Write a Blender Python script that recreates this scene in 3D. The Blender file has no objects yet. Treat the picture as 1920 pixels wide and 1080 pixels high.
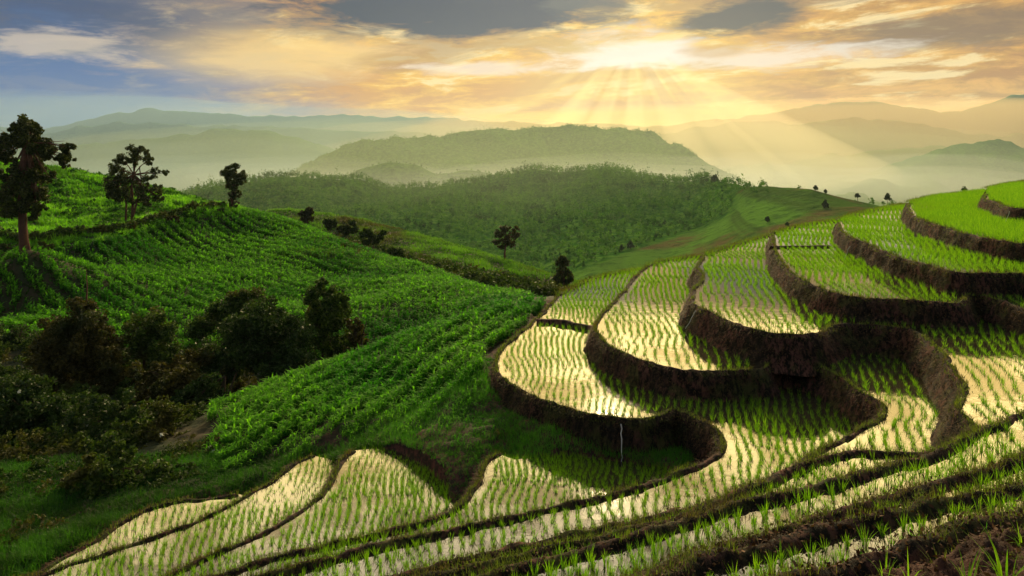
import bpy, math, random
import numpy as np
from mathutils import Vector
R = math.radians
rng = np.random.default_rng(7)
random.seed(7)
sc = bpy.context.scene
C = sc.collection

# ------------------------------------------------------------------ camera
F, CU, CV = 1280.0, 960.0, 275.0          # focal length, image centre column, horizon row (photo pixels)
cam = bpy.data.cameras.new('camera'); cam.lens = 24.0; cam.sensor_width = 36.0
cam.shift_y = -(540.0 - CV) / 1920.0; cam.clip_start = 0.1; cam.clip_end = 40000
co = bpy.data.objects.new('camera', cam); C.objects.link(co)
co.location = (0, 0, 0); co.rotation_euler = (R(90), 0, 0); sc.camera = co

# ------------------------------------------------------------------ light and exposure
SUN_AZ, SUN_EL = R(8.0), R(24.0)          # low sun behind the clouds ahead, slightly right
SUN_STRENGTH, SKY_STRENGTH, EXPOSURE = 4.0, 0.12, 0.0
sun = bpy.data.lights.new('sun', 'SUN'); sun.energy = SUN_STRENGTH; sun.angle = R(3.0); sun.color = (1.0, 0.76, 0.42)
so = bpy.data.objects.new('sun', sun); C.objects.link(so)
sd = Vector((math.sin(SUN_AZ) * math.cos(SUN_EL), math.cos(SUN_AZ) * math.cos(SUN_EL), math.sin(SUN_EL)))
so.rotation_euler = sd.to_track_quat('Z', 'Y').to_euler(); so.location = (0, 0, 50)
sc.view_settings.view_transform = 'Standard'; sc.view_settings.look = 'None'
sc.view_settings.exposure = EXPOSURE; sc.view_settings.gamma = 1.0
cy = sc.cycles
cy.use_denoising = True; cy.use_adaptive_sampling = True; cy.adaptive_threshold = 0.02
cy.max_bounces = 6; cy.diffuse_bounces = 3; cy.glossy_bounces = 3; cy.transmission_bounces = 4
cy.volume_bounces = 0; cy.transparent_max_bounces = 8; cy.caustics_reflective = False; cy.caustics_refractive = False

# ------------------------------------------------------------------ node expression helper
class E:
    def __init__(s, nt, sock): s.nt, s.s = nt, sock
    def _m(s, op, *a):
        n = s.nt.nodes.new('ShaderNodeMath'); n.operation = op
        for i, v in enumerate((s,) + a):
            if isinstance(v, E): s.nt.links.new(v.s, n.inputs[i])
            else: n.inputs[i].default_value = float(v)
        return E(s.nt, n.outputs[0])
    def __add__(s, o): return s._m('ADD', o)
    __radd__ = __add__
    def __sub__(s, o): return s._m('SUBTRACT', o)
    def __rsub__(s, o): return (s * -1.0) + o
    def __mul__(s, o): return s._m('MULTIPLY', o)
    __rmul__ = __mul__
    def __truediv__(s, o): return s._m('DIVIDE', o)
    def pow(s, o): return s._m('POWER', o)
    def max(s, o): return s._m('MAXIMUM', o)
    def min(s, o): return s._m('MINIMUM', o)
    def abs(s): return s._m('ABSOLUTE')
    def sqrt(s): return s._m('SQRT')
    def atan2(s, o): return s._m('ARCTAN2', o)
    def asin(s): return s._m('ARCSINE')
    def step(s, a, b):
        n = s.nt.nodes.new('ShaderNodeMapRange'); n.interpolation_type = 'SMOOTHSTEP'
        s.nt.links.new(s.s, n.inputs['Value'])
        lo, hi, t0, t1 = (a, b, 0, 1) if a < b else (b, a, 1, 0)
        n.inputs['From Min'].default_value = lo; n.inputs['From Max'].default_value = hi
        n.inputs['To Min'].default_value = t0; n.inputs['To Max'].default_value = t1
        return E(s.nt, n.outputs[0])
def mixc(nt, f, a, b, mode='MIX'):
    n = nt.nodes.new('ShaderNodeMix'); n.data_type = 'RGBA'; n.blend_type = mode
    fi, ai, bi = n.inputs[0], n.inputs[6], n.inputs[7]
    if isinstance(f, E): nt.links.new(f.s, fi)
    else: fi.default_value = f
    for v, k in ((a, ai), (b, bi)):
        if isinstance(v, tuple): k.default_value = (*v, 1) if len(v) == 3 else v
        else: nt.links.new(v.s if isinstance(v, E) else v, k)
    return E(nt, n.outputs[2])
def comb(nt, x, y, z=0.0):
    n = nt.nodes.new('ShaderNodeCombineXYZ')
    for i, v in enumerate((x, y, z)):
        if isinstance(v, E): nt.links.new(v.s, n.inputs[i])
        else: n.inputs[i].default_value = v
    return n.outputs[0]
def noise(nt, vec, scale=1.0, detail=4.0, rough=0.55, dist=0.0):
    n = nt.nodes.new('ShaderNodeTexNoise'); n.inputs['Scale'].default_value = scale
    n.inputs['Detail'].default_value = detail; n.inputs['Roughness'].default_value = rough
    n.inputs['Distortion'].default_value = dist
    if vec is not None: nt.links.new(vec, n.inputs['Vector'])
    return E(nt, n.outputs[0])
def srgb(r, g, b):
    f = lambda c: (c / 255 / 12.92) if c / 255 <= 0.04045 else ((c / 255 + 0.055) / 1.055) ** 2.4
    return (f(r), f(g), f(b))

# ------------------------------------------------------------------ sky: Nishita behind a broken sunset cloud deck
w = bpy.data.worlds.new('World'); sc.world = w; w.use_nodes = True
nt = w.node_tree; nt.nodes.clear()
out = nt.nodes.new('ShaderNodeOutputWorld'); bg = nt.nodes.new('ShaderNodeBackground')
nt.links.new(bg.outputs[0], out.inputs[0]); bg.inputs[1].default_value = SKY_STRENGTH
tc = nt.nodes.new('ShaderNodeTexCoord'); sp = nt.nodes.new('ShaderNodeSeparateXYZ')
nt.links.new(tc.outputs['Generated'], sp.inputs[0])
X, Y, Z = (E(nt, sp.outputs[i]) for i in range(3))
az = X.atan2(Y) * (180 / math.pi); el = Z.min(0.9999).max(-0.9999).asin() * (180 / math.pi)
def ae(u, v):
    a = math.atan((u - CU) / F); return math.degrees(a), math.degrees(math.atan((CV - v) / F * math.cos(a)))
wv = comb(nt, az * 0.06 + el * 0.05, el * 0.26 - az * 0.02, 1.7)
n1 = noise(nt, wv, 1.0, 8, 0.6, 0.5)
n2 = noise(nt, wv, 3.2, 7, 0.62, 0.5)
n3 = noise(nt, comb(nt, az * 0.11 + el * 0.04, el * 0.55 - az * 0.03, 3.0), 1.0, 9, 0.64, 0.3)
wob = (n1 - 0.5) * 10.0; wob2 = (n2 - 0.5) * 6.0
sky = nt.nodes.new('ShaderNodeTexSky'); sky.sky_type = 'NISHITA'; sky.sun_disc = False
sky.sun_elevation = SUN_EL; sky.sun_rotation = SUN_AZ; sky.air_density = 1.0; sky.dust_density = 2.0
K = 1.0 / SKY_STRENGTH
def kc(c, m=1.0): return tuple(x * K * m for x in c)
blue = kc(srgb(14, 90, 156)); gold = kc(srgb(246, 190, 64)); peach = kc(srgb(208, 142, 66))
lav = kc(srgb(134, 140, 148)); cream = kc(srgb(252, 228, 168)); dark = kc(srgb(8, 44, 80)); white = kc((0.98, 0.88, 0.74))
azw = az + wob * 0.8 + el * 0.5
warm = azw.step(-30, -8)
c = mixc(nt, warm, mixc(nt, n2.step(0.44, 0.58), blue, lav), mixc(nt, n3.step(0.42, 0.58), peach, gold))
c = mixc(nt, az.step(8, 32) * 0.75, c, mixc(nt, n2.step(0.4, 0.62), kc(srgb(164, 112, 64)), kc(srgb(228, 170, 84))))
c = mixc(nt, n3.step(0.53, 0.62) * warm * el.step(1, 5) * 0.8, c, cream)                     # bright torn streaks
c = mixc(nt, n1.step(0.50, 0.60) * el.step(3, 9) * 0.75, c, mixc(nt, warm, kc(srgb(60, 96, 136)), kc(srgb(150, 114, 84))))
def blob(u, v, ru, rv, soft=0.5, wa=0.25, tilt=0.0):
    a, e = ae(u, v); ra, re = math.degrees(ru / F), math.degrees(rv / F)
    da = az - a; de = el - e - da * tilt
    q = ((da / ra).pow(2.0) if False else (da / ra) * (da / ra)) + (de / re) * (de / re)
    return (q.sqrt() + (n2 - 0.5) * wa * 6 + (n1 - 0.5) * wa * 4 + (n3 - 0.5) * wa * 6).step(1.0 + soft, 1.0 - soft)
c = mixc(nt, blob(140, 35, 260, 60, 0.5, 0.30) * 0.9, c, kc(srgb(12, 54, 106)))
c = mixc(nt, blob(60, 165, 300, 70, 0.7, 0.30) * 0.85, c, kc(srgb(20, 92, 160)))
c = mixc(nt, blob(560, 95, 190, 40, 0.8, 0.35, 0.05) * 0.8, c, kc(srgb(252, 212, 132)))
c = mixc(nt, blob(450, 22, 120, 26, 0.6, 0.4) * 0.7, c, kc(srgb(110, 104, 112)))
c = mixc(nt, blob(640, 60, 120, 18, 0.6, 0.4) * 0.6, c, kc(srgb(120, 108, 100)))
c = mixc(nt, blob(110, 85, 75, 16, 0.6, 0.55) * 0.6, c, kc(srgb(226, 205, 176)))
sa, se = ae(1180, 98)
glow = (((az - sa) / 16.0) * ((az - sa) / 16.0) + ((el - se) / 6.5) * ((el - se) / 6.5)).sqrt().step(1.2, 0.0)
c = mixc(nt, glow * 0.5, c, kc(srgb(255, 220, 128), 1.0))
c = mixc(nt, blob(850, 14, 290, 58, 0.28, 0.22, 0.03), c, dark)
c = mixc(nt, blob(1385, 28, 115, 28, 0.4, 0.26, 0.12) * 0.95, c, kc(srgb(56, 66, 80)))
c = mixc(nt, blob(1125, 4, 80, 36, 0.5, 0.35) * 0.8, c, kc(srgb(84, 92, 98)))
c = mixc(nt, blob(1810, 52, 160, 26, 0.6, 0.30) * 0.75, c, kc(srgb(104, 86, 76)))
c = mixc(nt, blob(1180, 96, 95, 30, 0.75, 0.5) * 0.9, c, white)
c = mixc(nt, blob(1390, 114, 190, 16, 0.6, 0.5) * 0.7, c, white)
c = mixc(nt, blob(880, 128, 130, 11, 0.6, 0.5) * 0.6, c, white)
c = mixc(nt, blob(1345, 95, 42, 12, 0.5, 0.35) * 0.6, c, kc(srgb(205, 160, 90)))
# crepuscular rays fanning down from the opening
phi = (az - sa).atan2((el - se - 2.0) * -1.0)
rd0 = ((az - sa) * (az - sa) + (el - se) * (el - se)).sqrt()
ray = noise(nt, comb(nt, phi * 1.8, rd0 * 0.02, 9.0), 1.9, 2.0, 0.5)
rd = ((az - sa) * (az - sa) + (el - se) * (el - se)).sqrt()
raym = el.step(se - 0.5, se - 2.2) * phi.abs().step(1.25, 0.7) * rd.step(15, 4)
c = mixc(nt, ray.step(0.48, 0.64) * raym * 0.6, c, kc(srgb(255, 222, 130)))
c = mixc(nt, ray.step(0.48, 0.36) * raym * 0.5, c, kc(srgb(150, 122, 76)))
# unseen cloud deck above the frame, brightened so the paddies reflect gold
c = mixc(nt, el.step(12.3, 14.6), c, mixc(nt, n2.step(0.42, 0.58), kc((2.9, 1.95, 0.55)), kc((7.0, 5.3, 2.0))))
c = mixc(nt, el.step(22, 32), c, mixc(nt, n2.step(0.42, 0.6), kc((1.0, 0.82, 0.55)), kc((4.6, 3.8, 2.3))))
c = mixc(nt, el.step(31, 46), c, kc((0.26, 0.30, 0.36)))
back = (az.abs()).step(45, 95)
c = mixc(nt, back, c, kc((0.30, 0.33, 0.36)))
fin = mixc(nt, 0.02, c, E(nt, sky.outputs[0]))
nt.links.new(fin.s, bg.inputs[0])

# ------------------------------------------------------------------ numpy helpers
def P(u, v, d): return ((u - CU) / F * d, d, -(v - CV) / F * d)
def PZ(u, v, z):
    d = -z * F / (v - CV); return ((u - CU) / F * d, d)
_perm = rng.permutation(4096)
_val = rng.random(4096)
def vn(x, y, z=None, seed=0):
    x = np.asarray(x, float); y = np.asarray(y, float); z = np.zeros_like(x) if z is None else np.asarray(z, float)
    xi, yi, zi = np.floor(x).astype(int), np.floor(y).astype(int), np.floor(z).astype(int)
    fx, fy, fz = x - xi, y - yi, z - zi
    fx, fy, fz = (f * f * (3 - 2 * f) for f in (fx, fy, fz))
    def h(a, b, c_): return _val[_perm[(_perm[(_perm[(a + seed * 17) & 4095] + b) & 4095] + c_) & 4095]]
    r = 0
    for dx, wx in ((0, 1 - fx), (1, fx)):
        for dy, wy in ((0, 1 - fy), (1, fy)):
            for dz, wz in ((0, 1 - fz), (1, fz)):
                r = r + wx * wy * wz * h(xi + dx, yi + dy, zi + dz)
    return r - 0.5
def fbm(x, y, z=None, o=4, seed=0, g=0.5):
    a, s, f = 1.0, 0.0, 1.0
    for i in range(o):
        s = s + a * vn(x * f, y * f, None if z is None else z * f, seed + i); a *= g; f *= 2.03
    return s
def inside(poly, x, y):
    poly = np.asarray(poly, float); c_ = np.zeros(len(x), bool)
    bb = (x >= poly[:, 0].min()) & (x <= poly[:, 0].max()) & (y >= poly[:, 1].min()) & (y <= poly[:, 1].max())
    xs, ys = x[bb], y[bb]; cc = np.zeros(len(xs), bool)
    x1, y1 = poly[:, 0], poly[:, 1]; x2, y2 = np.roll(x1, -1), np.roll(y1, -1)
    for a, b, c2, d in zip(x1, y1, x2, y2):
        if b == d: continue
        m = ((b > ys) != (d > ys)) & (xs < (c2 - a) * (ys - b) / (d - b) + a); cc ^= m
    c_[bb] = cc; return c_
def dist_to(pts, x, y, maxd=None):
    pts = np.asarray(pts, float); r = np.full(len(x), 1e9)
    for i in range(0, len(x), 20000):
        s = slice(i, i + 20000)
        r[s] = np.sqrt(((x[s, None] - pts[None, :, 0]) ** 2 + (y[s, None] - pts[None, :, 1]) ** 2).min(1))
    return r
def catmull(pts, step):
    p = np.asarray(pts, float); p = np.vstack([2 * p[0] - p[1], p, 2 * p[-1] - p[-2]]); o = []
    for i in range(1, len(p) - 2):
        n = max(2, int(np.linalg.norm(p[i + 1] - p[i]) / 0.05)); n = min(n, 400)
        t = np.linspace(0, 1, n, endpoint=False)[:, None]
        # centripetal-like: damp tangents
        m1 = (p[i + 1] - p[i - 1]) * 0.5; m2 = (p[i + 2] - p[i]) * 0.5; L = np.linalg.norm(p[i + 1] - p[i])
        for m in (m1, m2):
            l = np.linalg.norm(m)
            if l > L: m *= L / l
        o.append((2 * t**3 - 3 * t**2 + 1) * p[i] + (t**3 - 2 * t**2 + t) * m1 + (-2 * t**3 + 3 * t**2) * p[i + 1] + (t**3 - t**2) * m2)
    o = np.vstack(o + [p[-2][None]])
    s = np.r_[0, np.cumsum(np.linalg.norm(np.diff(o, axis=0), axis=1))]
    q = [0.0]
    while q[-1] < s[-1]:
        x_ = np.interp(q[-1], s, o[:, 0]); y_ = np.interp(q[-1], s, o[:, 1])
        q.append(q[-1] + step * min(1.0, max(0.35, math.hypot(x_, y_) / 22)))
    q = np.array(q[:-1] + [s[-1]])
    return np.c_[np.interp(q, s, o[:, 0]), np.interp(q, s, o[:, 1])]

def make(name, V, Fq, mat=None, tint=None, kind=None, smooth=False, parent=None, nside=4):
    """one mesh object from numpy arrays; Fq (n, nside)"""
    me = bpy.data.meshes.new(name); V = np.asarray(V, np.float32); Fq = np.asarray(Fq, np.int32); n = len(Fq); k = Fq.shape[1]
    me.vertices.add(len(V)); me.vertices.foreach_set('co', V.ravel())
    me.loops.add(n * k); me.loops.foreach_set('vertex_index', Fq.ravel())
    me.polygons.add(n); me.polygons.foreach_set('loop_start', np.arange(0, n * k, k, dtype=np.int32))
    me.polygons.foreach_set('loop_total', np.full(n, k, np.int32))
    me.update(calc_edges=True)
    if smooth: me.polygons.foreach_set('use_smooth', np.ones(n, bool))
    if tint is not None:
        a = me.attributes.new('tint', 'FLOAT', 'POINT' if len(tint) == len(V) else 'FACE'); a.data.foreach_set('value', np.asarray(tint, np.float32))
    if mat: me.materials.append(mat)
    o = bpy.data.objects.new(name, me); C.objects.link(o)
    if parent: o.parent = parent
    if kind: o['kind'] = kind
    return o
def tag(o, label, cat, group=None):
    o['label'] = label; o['category'] = cat
    if group: o['group'] = group
    return o
def join(parts):
    V, Fs, T, n = [], [], [], 0
    for v, f, t in parts:
        V.append(v); Fs.append(f + n); T.append(t); n += len(v)
    return np.vstack(V), np.vstack(Fs), np.concatenate(T)
def blades(base, ang, L, W, nseg=2, lean=0.3, droop=0.0, side=None, up=None, tint=None):
    """grass-like blades; base (N,3)"""
    N = len(base); L = np.broadcast_to(L, N).astype(float); W = np.broadcast_to(W, N).astype(float)
    lean = np.broadcast_to(lean, N).astype(float); droop = np.broadcast_to(droop, N).astype(float)
    dx, dy = np.cos(ang), np.sin(ang)
    sx, sy = (-dy, dx) if side is None else side
    t = np.linspace(0, 1, nseg + 1)[None, :]
    h = L[:, None] * lean[:, None] * t ** 1.6
    zz = L[:, None] * (np.sqrt(np.maximum(0, 1 - lean[:, None] ** 2 * 0.8)) * t - droop[:, None] * t ** 2)
    cx = base[:, 0, None] + dx[:, None] * h; cyy = base[:, 1, None] + dy[:, None] * h; cz = base[:, 2, None] + zz
    ww = W[:, None] * 0.5 * (np.maximum(0.06, np.sin(np.pi * (0.28 + 0.72 * t)) ) if nseg > 2 else np.maximum(0.08, (1 - t) ** 0.6))
    V = np.empty((N, nseg + 1, 2, 3))
    V[:, :, 0, 0] = cx - sx[:, None] * ww; V[:, :, 1, 0] = cx + sx[:, None] * ww
    V[:, :, 0, 1] = cyy - sy[:, None] * ww; V[:, :, 1, 1] = cyy + sy[:, None] * ww
    V[:, :, 0, 2] = cz; V[:, :, 1, 2] = cz
    b = (np.arange(N) * (nseg + 1) * 2)[:, None] + (np.arange(nseg) * 2)[None, :]
    Fq = np.stack([b, b + 1, b + 3, b + 2], -1).reshape(-1, 4)
    tt = np.repeat(rng.random(N) if tint is None else np.broadcast_to(tint, N), nseg)
    return V.reshape(-1, 3), Fq, tt
def leaves(pos, size, tint=None, flat=0.0):
    """rhombic leaves, random orientation"""
    N = len(pos); size = np.broadcast_to(size, N)[:, None]
    a = rng.normal(size=(N, 3)); a /= np.linalg.norm(a, axis=1)[:, None]
    b = rng.normal(size=(N, 3)); b[:, 2] *= 1 - flat; b -= (a * b).sum(1)[:, None] * a; b /= np.linalg.norm(b, axis=1)[:, None]
    V = np.stack([pos - a * size, pos - b * size * 0.55, pos + a * size, pos + b * size * 0.55], 1).reshape(-1, 3)
    Fq = np.arange(N * 4).reshape(-1, 4)
    return V, Fq, (rng.random(N) if tint is None else np.broadcast_to(tint, N))
def tube(pts, rad, n=7):
    pts = np.asarray(pts, float); rad = np.broadcast_to(rad, len(pts)); V = []; 
    for i, p in enumerate(pts):
        d = pts[min(i + 1, len(pts) - 1)] - pts[max(i - 1, 0)]; d /= np.linalg.norm(d) + 1e-9
        a = np.cross(d, [0.3, 1, 0.1]); a /= np.linalg.norm(a); b = np.cross(d, a)
        t = np.linspace(0, 2 * np.pi, n, endpoint=False)[:, None]
        V.append(p + (a * np.cos(t) + b * np.sin(t)) * rad[i])
    V = np.vstack(V); Fq = []
    for i in range(len(pts) - 1):
        for j in range(n):
            k = (j + 1) % n; Fq.append((i * n + j, i * n + k, (i + 1) * n + k, (i + 1) * n + j))
    return V, np.array(Fq), np.full(len(Fq), 0.5)

# ------------------------------------------------------------------ materials
def mat(name):
    m = bpy.data.materials.new(name); m.use_nodes = True; nt = m.node_tree
    return m, nt, nt.nodes['Principled BSDF'], nt.nodes['Material Output']
def foliage(name, c1, c2, c3=None, trans=0.45, rough=0.5, big=0.15, glow=None, spec=0.12):
    m, nt, b, o = mat(name)
    at = nt.nodes.new('ShaderNodeAttribute'); at.attribute_name = 'tint'; t = E(nt, at.outputs['Fac'])
    ge = nt.nodes.new('ShaderNodeNewGeometry')
    col = mixc(nt, t, c1, c2)
    if c3:
        nz = noise(nt, ge.outputs['Position'], big, 3, 0.5); col = mixc(nt, nz.step(0.48, 0.68), col, c3)
    nt.links.new(col.s, b.inputs['Base Color']); b.inputs['Roughness'].default_value = rough
    b.inputs['Specular IOR Level'].default_value = spec
    tr = nt.nodes.new('ShaderNodeBsdfTranslucent'); tc_ = mixc(nt, 1.0, col, glow or (1.5, 1.7, 0.6), 'MULTIPLY'); nt.links.new(tc_.s, tr.inputs[0])
    mx = nt.nodes.new('ShaderNodeMixShader'); mx.inputs[0].default_value = trans
    nt.links.new(b.outputs[0], mx.inputs[1]); nt.links.new(tr.outputs[0], mx.inputs[2]); nt.links.new(mx.outputs[0], o.inputs[0])
    return m
M = {}
M['rice'] = foliage('rice_blade', (0.05, 0.16, 0.009), (0.21, 0.38, 0.016), (0.13, 0.25, 0.012), 0.5, 0.4, 0.3)
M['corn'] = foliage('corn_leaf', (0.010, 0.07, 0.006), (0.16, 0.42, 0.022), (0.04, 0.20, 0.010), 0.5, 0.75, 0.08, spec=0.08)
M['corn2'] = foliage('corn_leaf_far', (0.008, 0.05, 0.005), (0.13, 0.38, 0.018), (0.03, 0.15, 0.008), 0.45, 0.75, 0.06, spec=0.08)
M['grass'] = foliage('grass_blade', (0.030, 0.12, 0.012), (0.085, 0.27, 0.02), (0.05, 0.16, 0.012), 0.45, 0.5, 0.2)
M['bright'] = foliage('hill_grass', (0.06, 0.20, 0.015), (0.17, 0.40, 0.025), (0.05, 0.14, 0.014), 0.5, 0.5, 0.12)
M['ridge'] = foliage('ridge_grass', (0.030, 0.085, 0.010), (0.11, 0.26, 0.018), (0.055, 0.050, 0.014), 0.45, 0.5, 0.05)
M['darkgrass'] = foliage('dark_grass', (0.012, 0.045, 0.006), (0.045, 0.15, 0.012), (0.02, 0.06, 0.007), 0.4, 0.6, 0.4)  # deeper green than the other grasses
M['drygrass'] = foliage('dry_grass', (0.016, 0.011, 0.006), (0.15, 0.085, 0.050), (0.040, 0.050, 0.012), 0.35, 0.7, 0.7)
M['rim'] = foliage('rim_grass', (0.05, 0.065, 0.014), (0.15, 0.20, 0.03), (0.10, 0.08, 0.028), 0.4, 0.6, 0.6)
M['dark'] = foliage('dark_leaf', (0.012, 0.030, 0.008), (0.050, 0.085, 0.018), None, 0.25, 0.5)
M['bush'] = foliage('bush_leaf', (0.010, 0.028, 0.007), (0.075, 0.12, 0.018), (0.075, 0.070, 0.018), 0.25, 0.6, 0.25)
M['brownbush'] = foliage('brown_leaf', (0.020, 0.024, 0.008), (0.085, 0.070, 0.017), (0.035, 0.045, 0.014), 0.25, 0.6, 0.3)
M['treeleaf'] = foliage('tree_leaf', (0.010, 0.020, 0.007), (0.075, 0.090, 0.020), None, 0.25, 0.5)
M['forest'] = foliage('forest_leaf', (0.018, 0.070, 0.014), (0.080, 0.18, 0.024), (0.018, 0.050, 0.012), 0.4, 0.7, 0.022)
def rock(name, c1, c2, c3, s1, s2, bump=0.6, rough=0.9, zs=1.0):
    m, nt, b, o = mat(name); ge = nt.nodes.new('ShaderNodeNewGeometry')
    mp = nt.nodes.new('ShaderNodeMapping'); mp.inputs['Scale'].default_value = (1, 1, zs); nt.links.new(ge.outputs['Position'], mp.inputs[0])
    a = noise(nt, mp.outputs[0], s1, 5, 0.6); b2 = noise(nt, mp.outputs[0], s2, 6, 0.65)
    col = mixc(nt, a.step(0.4, 0.62), c1, c2); col = mixc(nt, b2.step(0.5, 0.72), col, c3)
    nt.links.new(col.s, b.inputs['Base Color']); b.inputs['Roughness'].default_value = rough; b.inputs['Specular IOR Level'].default_value = 0.2
    bp = nt.nodes.new('ShaderNodeBump'); bp.inputs['Strength'].default_value = bump; bp.inputs['Distance'].default_value = 0.05
    nt.links.new(b2.s, bp.inputs['Height']); nt.links.new(bp.outputs[0], b.inputs['Normal'])
    return m
M['bank'] = rock('bank_soil', (0.030, 0.020, 0.012), (0.11, 0.045, 0.033), (0.014, 0.011, 0.008), 0.6, 9.0, 1.0, 0.95, 0.25)
M['soil'] = rock('slope_soil', (0.020, 0.030, 0.009), (0.035, 0.028, 0.012), (0.012, 0.022, 0.006), 0.4, 3.0, 0.8)
nt = M['soil'].node_tree; b = nt.nodes['Principled BSDF']; lk = b.inputs['Base Color'].links[0]; old = E(nt, lk.from_socket)
at = nt.nodes.new('ShaderNodeAttribute'); at.attribute_name = 'tint'; ge = nt.nodes.new('ShaderNodeNewGeometry')
nt.links.new(mixc(nt, E(nt, at.outputs['Fac']), old, mixc(nt, noise(nt, ge.outputs['Position'], 5.0, 5, 0.65).step(0.4, 0.65), (0.022, 0.015, 0.010), (0.10, 0.036, 0.028))).s, b.inputs['Base Color'])
M['mud'] = rock('foreground_soil', (0.040, 0.018, 0.012), (0.075, 0.028, 0.020), (0.014, 0.010, 0.007), 1.3, 16.0, 1.0)
M['bark'] = rock('bark', (0.075, 0.035, 0.022), (0.12, 0.055, 0.03), (0.04, 0.025, 0.016), 1.0, 8.0, 0.8)
M['twig'] = rock('twig', (0.05, 0.035, 0.022), (0.07, 0.05, 0.03), (0.03, 0.02, 0.015), 1.0, 8.0, 0.5)
M['stone'] = rock('pale_stone', (0.40, 0.38, 0.33), (0.30, 0.28, 0.24), (0.2, 0.18, 0.15), 2.0, 9.0, 0.5)
M['petal'] = rock('petal', (0.75, 0.75, 0.68), (0.65, 0.68, 0.5), (0.6, 0.6, 0.4), 4.0, 9.0, 0.2)
M['bamboo'] = rock('pale_bamboo', (0.45, 0.40, 0.33), (0.34, 0.30, 0.24), (0.5, 0.46, 0.4), 2.0, 9.0, 0.2, 0.5)
nt = M['bank'].node_tree; b = nt.nodes['Principled BSDF']; old = E(nt, b.inputs['Base Color'].links[0].from_socket)
ge = nt.nodes.new('ShaderNodeNewGeometry'); mp = nt.nodes.new('ShaderNodeMapping'); mp.inputs['Scale'].default_value = (1, 1, 0.3); mp.inputs['Rotation'].default_value = (0.5, 0.3, 0); nt.links.new(ge.outputs['Position'], mp.inputs[0])
ns1 = noise(nt, mp.outputs[0], 6.0, 6, 0.75); ns2 = noise(nt, ge.outputs['Position'], 0.9, 3, 0.6)
cc = mixc(nt, ns1.step(0.46, 0.56), (0.006, 0.005, 0.003), old); cc = mixc(nt, ns1.step(0.56, 0.66) * 0.5, cc, (0.13, 0.065, 0.045)); cc = mixc(nt, ns2.step(0.5, 0.62) * ns1.step(0.4, 0.55) * 0.75, cc, (0.050, 0.060, 0.014))
nt.links.new(cc.s, b.inputs['Base Color'])
m, nt, b, o = mat('paddy_water'); M['water'] = m
ge = nt.nodes.new('ShaderNodeNewGeometry'); nz = noise(nt, ge.outputs['Position'], 0.35, 4, 0.6)
nt.links.new(mixc(nt, nz.step(0.4, 0.65), (0.034, 0.028, 0.016), (0.018, 0.016, 0.010)).s, b.inputs['Base Color'])
b.inputs['Roughness'].default_value = 0.05; b.inputs['IOR'].default_value = 1.6; b.inputs['Specular IOR Level'].default_value = 0.8
n_ = noise(nt, ge.outputs['Position'], 2.2, 3, 0.5); bp = nt.nodes.new('ShaderNodeBump'); bp.inputs['Strength'].default_value = 0.06; bp.inputs['Distance'].default_value = 0.05
nt.links.new(n_.s, bp.inputs['Height']); nt.links.new(bp.outputs[0], b.inputs['Normal'])
m, nt, b, o = mat('trickle'); M['trickle'] = m
b.inputs['Base Color'].default_value = (0.65, 0.65, 0.66, 1); b.inputs['Roughness'].default_value = 0.15

# ------------------------------------------------------------------ terraces: rim of each level, traced on its own level plane
LZ = {1: -4.2, 2: -5.05, 3: -5.95, 4: -6.9, 5: -7.85, 6: -9.0, 7: -10.0, 8: -11.3, 9: -12.2, 10: -12.9, 11: -13.5}
def px(z, pts): return [PZ(u, v, z) for u, v in pts]
RIM = {}
RIM[1] = px(LZ[1], [(1848, 365), (1847, 374), (1869, 380), (1920, 393)]) + [(41, 42), (44, 35), (38, 24), (26, 14), (14, 9.6)] + \
    px(LZ[1], [(1920, 962), (1869, 975), (1785, 996), (1747, 1014), (1691, 1031), (1616, 1055), (1569, 1069), (1500, 1090)]) + [(0.5, 5.6), (-4, 5.0)]
RIM[2] = px(LZ[2], [(1702, 382), (1704, 397), (1721, 411), (1765, 426), (1825, 443), (1920, 459)]) + [(29, 33), (31, 28), (26, 19), (16, 12.2)] + \
    px(LZ[2], [(1920, 911), (1841, 926), (1766, 943), (1719, 954), (1635, 976), (1560, 992), (1500, 1006), (1425, 1027), (1369, 1042), (1290, 1068), (1200, 1100)]) + [(-1.5, 7.0), (-6, 6)]
RIM[3] = px(LZ[3], [(1572, 418), (1576, 432), (1590, 443), (1617, 454), (1676, 480), (1736, 497), (1795, 512), (1920, 516)]) + [(26, 29), (26, 24), (20, 17.5)] + \
    px(LZ[3], [(1920, 856), (1850, 881), (1785, 900), (1710, 924), (1665, 935), (1616, 949), (1560, 968), (1481, 990), (1387, 1020), (1294, 1048), (1228, 1072), (1150, 1098)]) + [(-3, 8.3), (-8, 7.5)]
RIM[4] = px(LZ[4], [(1449, 440), (1450, 456), (1455, 474), (1466, 494), (1481, 510), (1504, 526), (1546, 544), (1587, 556), (1661, 561), (1765, 569), (1804, 569), (1824, 556), (1854, 559), (1899, 574), (1925, 584)]) + \
    [(22.5, 25.5), (21.8, 21), (17, 18.3)] + px(LZ[4], [(1920, 778), (1852, 805), (1813, 824), (1747, 856), (1710, 867), (1644, 882), (1597, 897), (1560, 908), (1444, 936), (1380, 950), (1294, 976), (1200, 1003), (1161, 1017), (1030, 1050), (936, 1074), (850, 1098)]) + [(-5, 9.8), (-10, 9)]
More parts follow.
